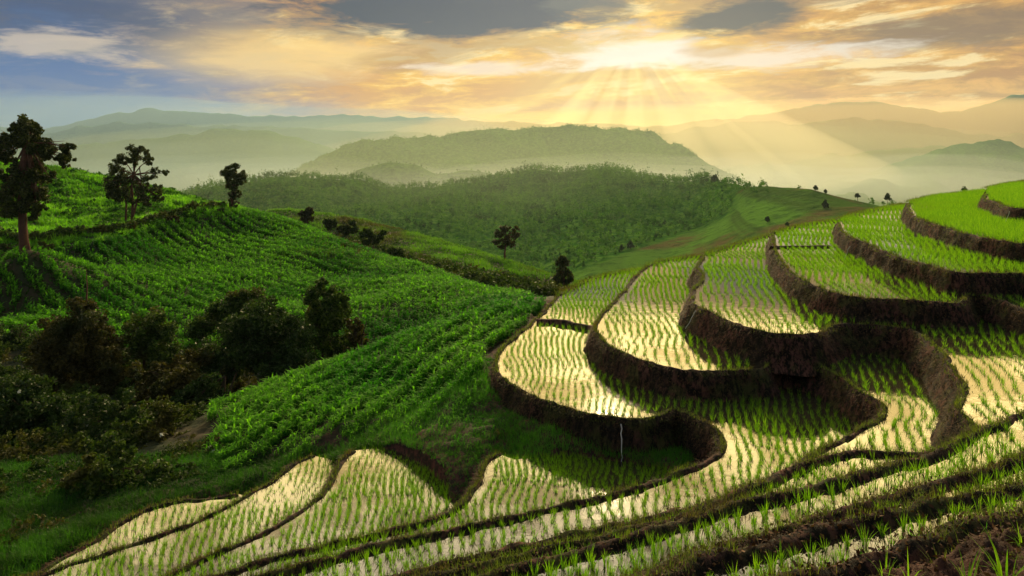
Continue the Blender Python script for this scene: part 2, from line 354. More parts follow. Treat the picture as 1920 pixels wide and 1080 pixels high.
RIM[5] = px(LZ[5], [(1321, 480), (1308, 500), (1317, 518), (1304, 543), (1301, 572), (1335, 588), (1365, 602), (1400, 614), (1450, 625), (1500, 628), (1543, 625), (1566, 610), (1612, 609), (1661, 613), (1712, 622), (1746, 647), (1780, 681), (1799, 715), (1800, 742), (1794, 768), (1812, 790), (1828, 806), (1812, 822), (1765, 842), (1720, 851), (1660, 853), (1600, 850), (1540, 862), (1470, 890), (1400, 921), (1320, 952), (1240, 984), (1161, 1002), (1060, 1024), (980, 1044), (900, 1062), (800, 1090)]) + [(-7, 11), (-12, 10)]
RIM[6] = px(LZ[6], [(1211, 501), (1190, 522), (1168, 550), (1135, 583), (1118, 606), (1124, 632), (1153, 655), (1183, 669), (1233, 685), (1300, 697), (1360, 698), (1423, 693), (1452, 676), (1521, 686), (1577, 711), (1619, 738), (1652, 758), (1652, 778), (1630, 798), (1600, 812), (1560, 832), (1510, 862), (1434, 903), (1359, 934), (1284, 956), (1200, 978), (1161, 987), (1067, 1007), (974, 1026), (880, 1050), (760, 1078), (700, 1095)]) + [(-8, 12.3), (-13, 11)]
RIM[7] = px(LZ[7], [(1043, 557), (1025, 580), (1005, 600), (960, 637), (932, 665), (927, 690), (945, 714), (984, 738), (1040, 760), (1100, 776), (1160, 785), (1200, 786), (1240, 779), (1267, 771), (1300, 783), (1338, 807), (1357, 832), (1345, 852), (1310, 875), (1280, 885), (1190, 916), (1140, 929), (1070, 945), (973, 967), (890, 984), (807, 1003), (707, 1027), (640, 1043), (560, 1064), (480, 1088)]) + [(-10, 14), (-15, 12.5)]
RIM[8] = px(LZ[8], [(940, 852), (918, 862), (903, 884), (893, 910), (878, 935), (855, 955), (820, 970), (773, 985), (700, 1002), (640, 1015), (560, 1035), (480, 1058), (410, 1082)]) + [(-13, 15.5), (-18, 14)]
RIM[9] = px(LZ[9], [(662, 846), (642, 862), (628, 886), (610, 915), (583, 942), (533, 978), (467, 1012), (400, 1041), (333, 1070), (290, 1090)]) + [(-15.5, 17.5), (-20, 16)]
RIM[10] = px(LZ[10], [(590, 856), (560, 868), (530, 886), (507, 903), (477, 922), (433, 947), (333, 990), (233, 1026), (133, 1059), (60, 1083)]) + [(-18, 19), (-22, 18)]
RIM[11] = px(LZ[11], [(447, 928), (400, 934), (340, 940), (293, 950), (250, 970), (200, 999), (150, 1030), (100, 1056), (50, 1085)]) + [(-19.5, 20), (-24, 19)]
CREST = {1: [(1851, 354), (1880, 347), (1920, 340), (2000, 330), (2100, 322)], 2: [(1704, 380), (1750, 368), (1800, 362), (1846, 357)],
         3: [(1576, 411), (1610, 400), (1650, 392), (1697, 382)], 4: [(1451, 437), (1480, 428), (1520, 420), (1568, 413)],
         5: [(1323, 477), (1350, 468), (1400, 453), (1445, 440)], 6: [(1213, 500), (1240, 490), (1280, 484), (1316, 480)],
         7: [(1047, 553), (1100, 527), (1150, 513), (1207, 503)]}
BACK = {8: [(940, 853), (965, 862), (1000, 858), (1060, 853), (1130, 862), (1200, 872), (1290, 884), (1290, 900), (1100, 960), (800, 1025), (560, 1085)],
        9: [(662, 845), (700, 841), (730, 843), (750, 849), (800, 878), (838, 912), (845, 943), (860, 958), (700, 1020), (500, 1088)],
        10: [(590, 855), (615, 860), (636, 872), (650, 900), (620, 960), (520, 1020), (400, 1088)],
        11: [(447, 926), (480, 938), (350, 1000), (200, 1055), (110, 1090)]}
rim = {k: catmull(RIM[k], 0.14) for k in RIM}
crest = {k: catmull(px(LZ[k], CREST[k]), 0.3) for k in CREST}
# fine irregularity along the rims
for k in rim:
    p = rim[k]; d = np.gradient(p, axis=0); n = np.c_[-d[:, 1], d[:, 0]] / (np.linalg.norm(d, axis=1)[:, None] + 1e-9)
    amp = 0.16 * np.clip(np.hypot(p[:, 0], p[:, 1]) / 25, 0.3, 1.2)
    rim[k] = p + n * (fbm(p[:, 0] * 0.9, p[:, 1] * 0.9, o=3, seed=k) * amp)[:, None]
U = {}
for k in range(1, 8):
    cl = [tuple(rim[k][-1]), (rim[k][-1][0], -12), (140, -12), (140, 110)]
    back_c = []
    for j in range(1, k + 1): back_c += [tuple(q) for q in crest[j][::-1][::3]]
    U[k] = np.array([tuple(q) for q in rim[k]] + cl[1:] + back_c)
for k in range(8, 12):
    U[k] = np.array([tuple(q) for q in rim[k]] + [(rim[k][-1][0], 6)] + px(LZ[k], BACK[k])[::-1])

# ------------------------------------------------------------------ ground: thin-plate surface through surveyed heights
ctl = [P(*q) for q in [
    (1040, 558, 47), (980, 569, 45), (900, 592, 43.5), (800, 628, 42), (700, 665, 41), (600, 700, 40.5), (500, 735, 40.5), (420, 762, 40),
    (905, 700, 31.2), (850, 700, 33.5), (800, 750, 32), (700, 740, 35), (900, 780, 28), (960, 800, 26.8), (1060, 812, 25.6),
    (980, 640, 36), (900, 650, 37), (1000, 845, 25.2), (600, 780, 33), (500, 800, 33.5), (400, 800, 36), (450, 870, 30), (500, 872, 29.3), (650, 800, 30),
    (740, 832, 27.4), (840, 850, 25.4), (900, 846, 25.2), (690, 834, 27.6), (610, 842, 28.5), (550, 862, 28.6),
    (0, 900, 31), (150, 900, 30), (300, 880, 31), (380, 850, 33), (250, 945, 26.6), (150, 1000, 24.3), (50, 1060, 22.4), (-100, 1080, 22.2), (0, 1000, 25.5), (320, 928, 27), (420, 905, 27.6), (-200, 950, 28),
    (300, 760, 47), (150, 820, 42), (0, 860, 36), (0, 700, 52), (150, 700, 52), (300, 700, 54), (0, 780, 44), (150, 790, 43), (-250, 800, 42), (-250, 680, 55),
    (0, 620, 62), (150, 620, 63), (350, 640, 64), (860, 580, 60), (900, 574, 62), (850, 600, 60), (780, 560, 70), (700, 640, 60), (700, 560, 76), (600, 560, 79),
    (500, 600, 68), (650, 520, 92), (500, 520, 88), (350, 500, 92), (200, 500, 86), (100, 520, 80), (0, 540, 78), (250, 560, 74), (0, 590, 68), (-250, 560, 70), (-250, 480, 82),
    (460, 396, 125), (520, 412, 123), (560, 424, 120), (640, 456, 112), (700, 480, 105), (783, 503, 94), (867, 535, 80), (933, 554, 70), (985, 566, 62),
    (0, 470, 85), (50, 468, 75), (200, 450, 92), (300, 425, 105), (380, 405, 115), (420, 440, 112), (300, 460, 99),
    (0, 305, 130), (110, 322, 135), (187, 331, 138), (250, 348, 138), (317, 362, 135), (383, 379, 130), (427, 391, 126), (-250, 280, 125), (-250, 400, 100),
    (60, 380, 110), (150, 390, 115), (250, 400, 112), (0, 420, 98), (150, 430, 102),
    (522, 398, 190), (623, 405, 185), (678, 412, 180), (772, 437, 170), (858, 462, 160), (948, 491, 150), (1033, 518, 140), (1080, 540, 130),
    (620, 430, 165), (700, 450, 150), (800, 490, 130), (900, 520, 115), (980, 545, 105), (1040, 552, 98)]]
def pl(u, d, z): return ((u - CU) / F * d, d, z)
ctl += [pl(550, 50, -19), pl(700, 51, -16.8), pl(850, 52, -14.6), pl(960, 55, -13.4), pl(400, 50, -19.3),
        pl(560, 150, -22), pl(700, 125, -21.5), pl(800, 108, -20.5), pl(880, 93, -20.2), pl(950, 82, -19),
        pl(0, 170, -14), pl(200, 170, -18), pl(350, 165, -20), pl(-300, 170, -14), pl(0, 230, -40), pl(400, 230, -48), pl(800, 230, -52), pl(1100, 230, -56), pl(600, 210, -34), pl(900, 190, -40),
        pl(1100, 75, -18), pl(1200, 75, -17), pl(1320, 78, -15), pl(1450, 82, -13), pl(1570, 85, -12), pl(1700, 95, -11), pl(1850, 110, -9), pl(2100, 110, -7),
        pl(1100, 120, -33), pl(1400, 130, -33), pl(1700, 150, -30), pl(2000, 170, -26), pl(1400, 230, -56), pl(1800, 230, -56), pl(2300, 230, -50),
        pl(1120, 45, -11.5), pl(1250, 45, -11.2), pl(1400, 45, -9.5), pl(1500, 48, -8.5), pl(1650, 52, -7.5), pl(1800, 60, -6.5), pl(1200, 32, -12), pl(1500, 30, -10.5), pl(1800, 30, -8.2),
        (0, 22, -13), (-8, 20, -14), (8, 16, -11), (0, 10, -9), (-14, 12, -13), (15, 14, -8), (3, 4, -5), (20, 5, -6), (-20, 4, -12), (-35, 20, -17), (40, 20, -6), (60, 40, -5), (60, 5, -5), (-60, 60, -15), (-120, 130, -10), (-90, 30, -20), (90, 70, -5)]
ctl = np.array(ctl)
def tps(ctl, reg=0.02):
    p = ctl[:, :2] / 50.0; n = len(p)
    r2 = ((p[:, None] - p[None]) ** 2).sum(-1); Kk = 0.5 * r2 * np.log(r2 + 1e-12) + np.eye(n) * reg * 0.01
    A = np.zeros((n + 3, n + 3)); A[:n, :n] = Kk; A[:n, n] = 1; A[:n, n + 1:] = p; A[n, :n] = 1; A[n + 1:, :n] = p.T
    s = np.linalg.solve(A, np.r_[ctl[:, 2], 0, 0, 0])
    def f(x, y):
        x = np.asarray(x, float) / 50.0; y = np.asarray(y, float) / 50.0; o_ = np.empty(x.size); xf, yf = x.ravel(), y.ravel()
        for i in range(0, len(xf), 50000):
            sl = slice(i, i + 50000); r2 = (xf[sl, None] - p[None, :, 0]) ** 2 + (yf[sl, None] - p[None, :, 1]) ** 2
            o_[sl] = (0.5 * r2 * np.log(r2 + 1e-12)) @ s[:n] + s[n] + s[n + 1] * xf[sl] + s[n + 2] * yf[sl]
        return o_.reshape(x.shape)
    return f
G0 = tps(ctl)
def ground(x, y):
    x = np.asarray(x, float).ravel(); y = np.asarray(y, float).ravel()
    r = np.hypot(x, y); z = G0(x, y)
    z += fbm(x * 0.12, y * 0.12, o=3, seed=3) * np.clip((r - 20) / 60, 0.15, 1) * 0.5 + fbm(x * 0.7, y * 0.7, o=3, seed=5) * 0.22
    near = r < 130
    for k in range(11, 0, -1):
        i = np.where(near)[0]
        ins = inside(U[k], x[i], y[i]); dd = dist_to(rim[k][::3], x[i], y[i])
        zi = z[i]; drop = 0.9 if k <= 7 else 0.35
        zi[ins] = np.minimum(zi[ins], LZ[k] - drop)
        c0 = 0.75 if k <= 7 else 0.4
        m = (~ins) & (dd < 3.0); zi[m] = np.minimum(zi[m], LZ[k] - c0 + 0.45 * dd[m])
        if k <= 7:
            dc = dist_to(crest[k][::2], x[i], y[i]); m = (~ins) & (dc < 4.0); zi[m] = np.minimum(zi[m], LZ[k] - 0.3 - 0.15 * dc[m])
        z[i] = zi
    return z
# ---- far country profile: hills as (distance, rows of crest) seen from the terrace
def interp(pts):
    a = np.array(pts, float); return lambda u: np.interp(u, a[:, 0], a[:, 1])
c6 = interp([(-600, 420), (300, 378), (350, 359), (400, 344), (506, 336), (570, 345), (640, 346), (700, 346), (800, 343), (900, 333), (990, 320), (1092, 320), (1160, 324), (1240, 336), (1310, 340), (1385, 350), (1450, 350), (1520, 357), (1600, 372), (1660, 381), (1750, 386), (1920, 398), (2600, 420)])
d6 = interp([(-600, 800), (300, 760), (1000, 900), (1300, 760), (1400, 520), (1520, 440), (2600, 420)])
c6b = interp([(-600, 480), (400, 400), (540, 347), (620, 336), (680, 322), (733, 310), (800, 314), (900, 325), (1000, 340), (1300, 400), (2600, 500)])
c7 = interp([(-600, 520), (430, 400), (500, 358), (545, 333), (600, 305), (650, 280), (694, 262), (740, 260), (766, 266), (800, 257), (850, 250), (900, 246), (935, 240), (965, 245), (1000, 243), (1100, 240), (1160, 243), (1200, 250), (1240, 264), (1270, 268), (1300, 285), (1340, 310), (1380, 335), (1420, 352), (1500, 368), (2600, 460)])
c8 = interp([(-600, 420), (1300, 380), (1400, 362), (1500, 344), (1570, 330), (1660, 305), (1760, 280), (1810, 271), (1870, 265), (1900, 272), (1960, 282), (2600, 300)])
c8b = interp([(-600, 300), (200, 268), (380, 240), (500, 244), (560, 256), (640, 285), (800, 300), (1300, 320), (1480, 305), (1560, 288), (1620, 282), (1760, 275), (2600, 270)])
c9 = interp([(-600, 270), (80, 245), (200, 225), (400, 232), (900, 250), (1240, 250), (1290, 240), (1360, 228), (1450, 225), (1500, 231), (1600, 218), (1680, 222), (1750, 235), (1850, 250), (2600, 250)])
c10 = interp([(-600, 235), (80, 238), (180, 216), (290, 201), (360, 208), (500, 215), (600, 213), (800, 220), (1240, 236), (1400, 214), (1500, 200), (1560, 190), (1640, 187), (1700, 195), (1760, 205), (1800, 208), (1850, 195), (1900, 178), (1960, 170), (2600, 200)])
def zz_(v, d): return -(v - CV) / F * d
def far_height(u, d):
    """u: array (columns), d: array (rows) -> z grid (rows, cols)"""
    D6 = d6(u); o_ = np.ones_like(u)
    base5 = np.interp(u, [1000, 1100, 1300, 1500, 1750], [430, 360, 330, 300, 290])
    nodes = [(230 * o_, -54 * o_, 0), (base5 * 0.93, zz_(np.interp(u, [-600, 900, 1080, 1250, 1420, 1600, 1800], [540, 520, 520, 505, 460, 430, 420]), base5 * 0.93) - 3, 0),
             (base5 + (D6 - base5) * 0.55, zz_(np.interp(u, [-600, 300, 900, 1090, 1300, 1500, 2000], [470, 410, 400, 400, 395, 384, 410]), base5 + (D6 - base5) * 0.55), .4), (D6, zz_(c6(u), D6), 1),
             (D6 + 180, zz_(c6(u), D6) - 45, 0), (1150 * o_, -115 * o_, 0), (1300 * o_, zz_(c6b(u), 1300), 1), (1450 * o_, -130 * o_, 0), (2000 * o_, zz_(c7(u), 2000), 1), (2400 * o_, -190 * o_, 0),
             (3000 * o_, zz_(c8(u), 3000), 1), (3300 * o_, -230 * o_, 0), (3900 * o_, zz_(c8b(u), 3900), 1), (4300 * o_, -230 * o_, 0), (4700 * o_, zz_(c9(u), 4700), 1), (5000 * o_, -60 * o_, 0), (5500 * o_, zz_(c10(u), 5500), 1), (7600 * o_, -250 * o_, 0)]
    z = np.zeros((len(d), len(u)))
    for j in range(len(u)):
        dn = np.array([q[0][j] for q in nodes]); zn = np.array([q[1][j] for q in nodes])
        i = np.clip(np.searchsorted(dn, d) - 1, 0, len(dn) - 2)
        t = np.clip((d - dn[i]) / (dn[i + 1] - dn[i]), 0, 1)
        up = zn[i + 1] > zn[i]
        sm = t * t * (3 - 2 * t); t2 = np.where(up, 0.55 * t + 0.45 * sm, 0.4 * t + 0.6 * sm)
        z[:, j] = zn[i] + (zn[i + 1] - zn[i]) * t2
    return z
ub = np.linspace(-700, 2620, 620)
fd = np.unique(np.r_[np.geomspace(230, 1000, 150), np.geomspace(1000, 7600, 210), d6(np.array([500, 1000]))])
fz = far_height(ub, fd)
fx = (ub[None, :] - CU) / F * fd[:, None]; fy = np.repeat(fd[:, None], len(ub), 1)
def far_noise(x, y, d):
    a = np.where(d < 2600, np.clip(d / 2000, 0.12, 1.1), np.clip(1.1 - (d - 2600) / 1500, 0.5, 1.1))
    rid = 1 - np.abs(fbm(x / 260, y / 420, o=4, seed=21)) * 2.2
    edge = np.clip((d - 235) / 120, 0, 1)
    return edge * a * ((rid - 0.7) * 46 + fbm(x / 120, y / 160, o=4, seed=25) * 26)
fz = fz + far_noise(fx, fy, fy)
from bisect import bisect
def far_ground(x, y):
    """bilinear lookup on the far grid"""
    u = CU + F * x / y; i = np.clip(np.searchsorted(fd, y) - 1, 0, len(fd) - 2); j = np.clip(np.searchsorted(ub, u) - 1, 0, len(ub) - 2)
    t = (y - fd[i]) / (fd[i + 1] - fd[i]); s = (u - ub[j]) / (ub[j + 1] - ub[j])
    return fz[i, j] * (1 - t) * (1 - s) + fz[i + 1, j] * t * (1 - s) + fz[i, j + 1] * (1 - t) * s + fz[i + 1, j + 1] * t * s
def gridfaces(nr, nc):
    a = (np.arange(nr - 1)[:, None] * nc + np.arange(nc - 1)[None, :]).ravel()
    return np.stack([a, a + 1, a + nc + 1, a + nc], -1)
# near ground mesh (columns shared with the far country so the edge meets)
un = np.linspace(-1500, 3400, 760); dn = np.unique(np.r_[np.geomspace(3, 18, 50), np.geomspace(18, 75, 330), np.geomspace(75, 231, 130)])
gx = (un[None, :] - CU) / F * dn[:, None]; gy = np.repeat(dn[:, None], len(un), 1)
gz = ground(gx, gy).reshape(gx.shape)
wgt = np.clip((gy - 200) / 28, 0, 1); gz = gz * (1 - wgt) + (-54.3) * wgt
gz[-1] = -54.6
V = np.c_[gx.ravel(), gy.ravel(), gz.ravel()]
bd = np.full(len(V), 9.0); nr_ = np.where(np.hypot(V[:, 0], V[:, 1]) < 60)[0]
for k in (7, 8, 9, 10, 11):
    bd[nr_] = np.minimum(bd[nr_], dist_to(rim[k][::2], V[nr_, 0], V[nr_, 1]))
for k in (8, 9, 10): bd[nr_] = np.minimum(bd[nr_], dist_to(catmull(px(LZ[k], BACK[k][:7]), 0.2), V[nr_, 0], V[nr_, 1]))
V[:, 2] += fbm(V[:, 0] * 2.2, V[:, 1] * 2.2, o=3, seed=8) * 0.14 * (np.hypot(V[:, 0], V[:, 1]) < 60) * (bd > 0.4)
bt = np.clip(1.6 - bd * 1.0 + fbm(V[:, 0] * 0.8, V[:, 1] * 0.8, o=3, seed=9) * 1.1, 0, 1)
ground_obj = make('ground', V, gridfaces(*gx.shape), M['soil'], tint=bt, kind='structure', smooth=True)
# far country material: field greens, forest, tracks
m, nt, b, o = mat('hill_cover'); M['hill'] = m
ge = nt.nodes.new('ShaderNodeNewGeometry'); at = nt.nodes.new('ShaderNodeAttribute'); at.attribute_name = 'tint'
fa = E(nt, at.outputs['Fac']); nA = noise(nt, ge.outputs['Position'], 0.012, 5, 0.6); nB = noise(nt, ge.outputs['Position'], 0.12, 5, 0.65)
wvn = nt.nodes.new('ShaderNodeTexNoise'); wvn.inputs['Scale'].default_value = 0.02
sx_ = nt.nodes.new('ShaderNodeSeparateXYZ'); nt.links.new(ge.outputs['Position'], sx_.inputs[0])
terr = noise(nt, comb(nt, E(nt, sx_.outputs[0]) * 0.0035, E(nt, sx_.outputs[2]) * 0.13, 0.0), 1.0, 3, 0.5, 0.2)
fcol = mixc(nt, terr.step(0.42, 0.60), (0.085, 0.19, 0.028), (0.055, 0.105, 0.022)); fcol = mixc(nt, nA.step(0.52, 0.62), fcol, (0.10, 0.085, 0.035)); fcol = mixc(nt, nB.step(0.52, 0.62) * 0.55, fcol, (0.03, 0.07, 0.014))
wcol = mixc(nt, nB.step(0.4, 0.62), (0.03, 0.10, 0.014), (0.08, 0.18, 0.024))
nt.links.new(mixc(nt, fa, wcol, fcol).s, b.inputs['Base Color']); b.inputs['Roughness'].default_value = 1.0; b.inputs['Specular IOR Level'].default_value = 0.0
bp = nt.nodes.new('ShaderNodeBump'); bp.inputs['Strength'].default_value = 1.0; bp.inputs['Distance'].default_value = 6.0
nt.links.new(nB.s, bp.inputs['Height']); nt.links.new(bp.outputs[0], b.inputs['Normal'])
fvis = CV - F * fz / fy
ff = np.clip((ub[None, :] - np.interp(fvis, [345, 360, 400, 430, 470, 505, 560], [1390, 1375, 1370, 1310, 1180, 1085, 900])) / 14, 0, 1) * (fy < 620)
make('hills', np.c_[fx.ravel(), fy.ravel(), fz.ravel()], gridfaces(*fx.shape), M['hill'], tint=ff.ravel(), kind='structure', smooth=True)

# ------------------------------------------------------------------ terrace water and banks
def flat(name, poly, z, mt, kind):
    import bmesh
    bm = bmesh.new(); vs = [bm.verts.new((x, y, z)) for x, y in poly]
    es = [bm.edges.new((vs[i], vs[(i + 1) % len(vs)])) for i in range(len(vs))]
    bmesh.ops.triangle_fill(bm, use_beauty=True, edges=es, normal=(0, 0, 1))
    bmesh.ops.recalc_face_normals(bm, faces=bm.faces)
    for f in bm.faces:
        if f.normal.z < 0: f.normal_flip()
    me = bpy.data.meshes.new(name); bm.to_mesh(me); bm.free(); me.materials.append(mt)
    ob = bpy.data.objects.new(name, me); C.objects.link(ob); ob['kind'] = kind; return ob
def ribbon(line, z, H, interior, near_w=None, run=0.4, bw=0.26, bh=0.10):
    p = line; d = np.gradient(p, axis=0); n = np.c_[-d[:, 1], d[:, 0]] / (np.linalg.norm(d, axis=1)[:, None] + 1e-9)
    # smooth normals
    for _ in range(6): n[1:-1] = (n[:-2] + n[1:-1] * 2 + n[2:]) / 4
    n /= np.linalg.norm(n, axis=1)[:, None] + 1e-9
    mid = p + n * 0.3; frac = inside(interior, mid[:, 0], mid[:, 1]).mean()
    if frac < 0.5: n = -n
    nr = 9; ts = np.linspace(0, 1, nr)
    prof = [(bw + 0.12, -0.18), (bw, -0.01), (bw * 0.85, bh * 0.55), (bw * 0.6, bh), (bw * 0.3, bh * 1.05), (0.0, bh * 0.85)]
    prof += [(-0.05 - run * t * (0.8 + 0.2 * t), bh * 0.6 - (H + bh + 0.25) * t) for t in ts[1:]]
    V = np.empty((len(p), len(prof), 3))
    Hs = np.broadcast_to(H, len(p))
    nearw = np.clip((24 - np.hypot(p[:, 0], p[:, 1])) / 6, 0, 1); wk = 0.55 + 0.25 * nearw; hk = 0.55 + 0.6 * nearw
    for j, (s, h) in enumerate(prof):
        s_ = s * wk if s > 0 else s; h_ = h * hk if h > 0 else h
        V[:, j, 0] = p[:, 0] + n[:, 0] * s_; V[:, j, 1] = p[:, 1] + n[:, 1] * s_; V[:, j, 2] = z + h_
    X_, Y_, Z_ = V[..., 0], V[..., 1], V[..., 2]
    a = fbm(X_ * 1.7, Y_ * 1.7, Z_ * 1.7, o=4, seed=31, g=0.65) * 0.10
    side = np.array([0.3, 0.4, 0.5, 0.6, 0.8, 1.0] + [1.5] * (len(prof) - 6))
    V[..., 0] += n[:, None, 0] * a * side; V[..., 1] += n[:, None, 1] * a * side
    b_ = fbm(X_ * 2.6 + 9, Y_ * 2.6, Z_, o=5, seed=37, g=0.68) * 0.075
    V[..., 2] += b_ * np.array([0, 0.0, 0.7, 1, 1, 1] + [0.8] * (len(prof) - 6))
    return V, n
water = {}; bankdata = {}
for k in range(1, 12):
    pl_ = U[k][::1]
    # thin the outline of coincident points
    q = [pl_[0]]
    for r_ in pl_[1:]:
        if np.hypot(*(r_ - q[-1])) > 0.05: q.append(r_)
    if k > 1: water[k] = flat('water', np.array(q)[::2] if k <= 7 else np.array(q), LZ[k], M['water'], 'structure')
    else: water[k] = flat('water', np.array(q)[::2], LZ[k], M['water'], 'structure')
    H = (LZ[k] - LZ.get(k + 1, LZ[k] - 0.6))
    run = {5: 0.75, 4: 0.6, 6: 0.55, 7: 0.5}.get(k, 0.5)
    bw = 0.26
    Vb, n = ribbon(rim[k], LZ[k], H, U[k], run=run, bw=bw)
    bankdata[k] = (Vb, n, run, H)
    parts = [(Vb.reshape(-1, 3), gridfaces(Vb.shape[0], Vb.shape[1]), np.zeros(1))]
    if k in crest:
        Vc, n2_ = ribbon(crest[k], LZ[k], 0.8, U[k], run=0.5, bw=0.4, bh=0.12)
        parts.append((Vc.reshape(-1, 3), gridfaces(Vc.shape[0], Vc.shape[1]), np.zeros(1)))
    Vj, Fj, _ = join(parts)
    make('terrace_bank', Vj, Fj, M['bank'], kind='structure', smooth=True)
# low dividing bunds across three paddies
DIV = [(7, [(1006, 605), (1040, 606), (1080, 613), (1124, 622)], 0.30, 0.22), (4, [(1446, 465), (1480, 464), (1520, 464), (1556, 463)], 0.25, 0.12)]
divl = {}
for k, pts, bw, bh in DIV:
    l = catmull(px(LZ[k], pts), 0.15); d = np.gradient(l, axis=0); n = np.c_[-d[:, 1], d[:, 0]] / np.linalg.norm(d, axis=1)[:, None]
    prof = [(-0.3, -0.15), (-0.2, 0.0), (-0.12, bh), (0.12, bh), (0.2, 0.0), (0.3, -0.15)]
    V = np.empty((len(l), 6, 3))
    for j, (s, h) in enumerate(prof): V[:, j, 0] = l[:, 0] + n[:, 0] * s; V[:, j, 1] = l[:, 1] + n[:, 1] * s; V[:, j, 2] = LZ[k] + h
    V[..., 2] += fbm(V[..., 0] * 3, V[..., 1] * 3, o=3, seed=41) * 0.08
    make('terrace_bank', V.reshape(-1, 3), gridfaces(len(l), 6), M['bank'], kind='structure', smooth=True); divl.setdefault(k, []).append(l)
# foreground soil slope that the camera stands above
sx2 = np.linspace(-6, 16, 700); sy2 = np.linspace(0.5, 11, 330)
X2, Y2 = np.meshgrid(sx2, sy2); xf, yf = X2.ravel(), Y2.ravel()
ins = inside(U[1], xf, yf); dd = dist_to(rim[1], xf, yf)
sgn = np.where(ins, dd, -dd)
z2 = LZ[1] - 0.25 + np.clip(sgn + 0.1, 0, 0.6) * 0.75 + np.clip(sgn - 0.4, 0, 9) * 0.36 + fbm(xf * 2.4, yf * 2.4, o=5, seed=51, g=0.62) * 0.20 * np.clip(sgn + 0.3, 0, 1) + np.where(sgn < -0.1, -1.5, 0) + fbm(xf * 9, yf * 9, o=3, seed=53, g=0.7) * 0.05
fq2 = gridfaces(*X2.shape); fq2 = fq2[(sgn[fq2] > -0.28).all(1)]
make('ground', np.c_[xf, yf, z2], fq2, M['mud'], kind='structure', smooth=True)
def fore_z(x, y):
    d_ = dist_to(rim[1], x, y)
    return LZ[1] - 0.25 + np.clip(d_ + 0.1, 0, 0.6) * 0.75 + np.clip(d_ - 0.4, 0, 9) * 0.36

# ------------------------------------------------------------------ rice
def view(x, y, z): return CU + F * x / y, CV - F * z / y
clumps = []        # x, y, z, level, size
for k in range(1, 12):
    # rows fan out from a point behind the viewer so they follow the slope down
    ox, oy = {7: (0, -6), 6: (2, -6), 5: (3, -6), 4: (4, -8), 3: (4, -8), 2: (4, -10), 1: (4, -10), 8: (-1, 4), 9: (-3, 5), 10: (-5, 5), 11: (-6, 4)}[k]
    pts = np.vstack([rim[k][:int(len(rim[k]) * 1)], crest[k]]) if k in crest else rim[k]
    for r0, r1 in ((3, 9), (9, 14), (14, 19), (19, 24), (24, 30), (30, 37), (37, 46), (46, 60), (60, 80), (80, 105)):
        rm = (r0 + r1) / 2; sp = 0.235 if r0 < 24 else {3: 0.32, 4: 0.36, 5: 0.36, 6: 0.35, 7: 0.29, 8: 0.22, 9: 0.22, 10: 0.21, 11: 0.21}.get(k, 0.27)
        if k <= 2 and r0 > 30: sp = 0.27
        na = int(2.6 / (sp / rm)); th = -1.3 + np.arange(na) * (sp / rm)
        rr = np.arange(r0, r1, 0.175)
        T_, R_ = np.meshgrid(th, rr); T_ = T_ + rng.normal(0, 0.022, T_.shape) / R_ + (0.75 * fbm(R_ * 0.25, T_ * 5, o=3, seed=60 + k)) / R_
        R_ = R_ + rng.uniform(-0.07, 0.07, R_.shape)
        x = (ox + np.sin(T_) * R_).ravel(); y = (oy + np.cos(T_) * R_).ravel()
        m = y > 2.5; x, y = x[m], y[m]
        u, v = view(x, y, LZ[k]); m = (u > -260) & (u < 2750) & (v < 1180) & (y < 100); x, y = x[m], y[m]
        m = inside(U[k], x, y); x, y = x[m], y[m]
        if k > 1 and len(x):
            if k <= 8: m = ~inside(U[k - 1], x, y); x, y = x[m], y[m]
            else: m = ~inside(U[k - 1], x, y); x, y = x[m], y[m]
        if not len(x): continue
        m = dist_to(rim[k], x, y) > np.where(np.hypot(x, y) < 22, 0.26, 0.36); x, y = x[m], y[m]
        if not len(x): continue
        if k > 1: m = dist_to(rim[k - 1], x, y) > bankdata[k - 1][2] * 0.9; x, y = x[m], y[m]
        for l in divl.get(k, []): m = dist_to(l, x, y) > 0.3; x, y = x[m], y[m]
        gp = fbm(x * 0.55 + k * 7, y * 0.4, o=3, seed=140); m = rng.random(len(x)) > np.where(gp < -0.3, 0.25, 0.04); x, y = x[m], y[m]; gp = gp[m]
        if k == 1:
            m = y > 20; x, y, gp = x[m], y[m], gp[m]
        if len(x): clumps.append(np.c_[x, y, np.full(len(x), LZ[k] - 0.01), np.full(len(x), k), rng.uniform(0.65, 1.25, len(x)) * np.clip(1 + gp * 0.5, 0.7, 1.35)])
clumps = np.vstack(clumps)
# extra volunteers near the foreground lip
dcl = np.hypot(clumps[:, 0], clumps[:, 1])
u_, v_ = view(clumps[:, 0], clumps[:, 1], clumps[:, 2]); seen = (u_ > -10) & (u_ < 1930) & (v_ < 1110)
order = np.argsort(np.where(seen, dcl, 1e6)); solo = order[:300]; rest = np.setdiff1d(np.arange(len(clumps)), solo)
print('rice clumps', len(clumps), 'nearest', dcl[solo].min(), dcl[solo].max())
def clump_mesh(n, h, nseg, wmul=1.0):
    ang = rng.uniform(0, 2 * np.pi, n); r_ = np.sqrt(rng.random(n)) * 0.035
    base = np.c_[np.cos(ang) * r_, np.sin(ang) * r_, np.zeros(n)]
    return blades(base, ang + rng.normal(0, 0.5, n), h * rng.uniform(0.6, 1.1, n), 0.011 * wmul * rng.uniform(0.8, 1.3, n), nseg, rng.uniform(0.05, 0.5, n), rng.uniform(0, 0.14, n), side=(np.cos(ang * 3 + 1), np.sin(ang * 3 + 1)))
protos = []
for i in range(8):
    v, f, t = clump_mesh(17 + i, 0.26, 3, 0.8)
    me_o = make('rice_seedling', v, f, M['rice'], tint=t); protos.append(me_o)
first = list(protos)
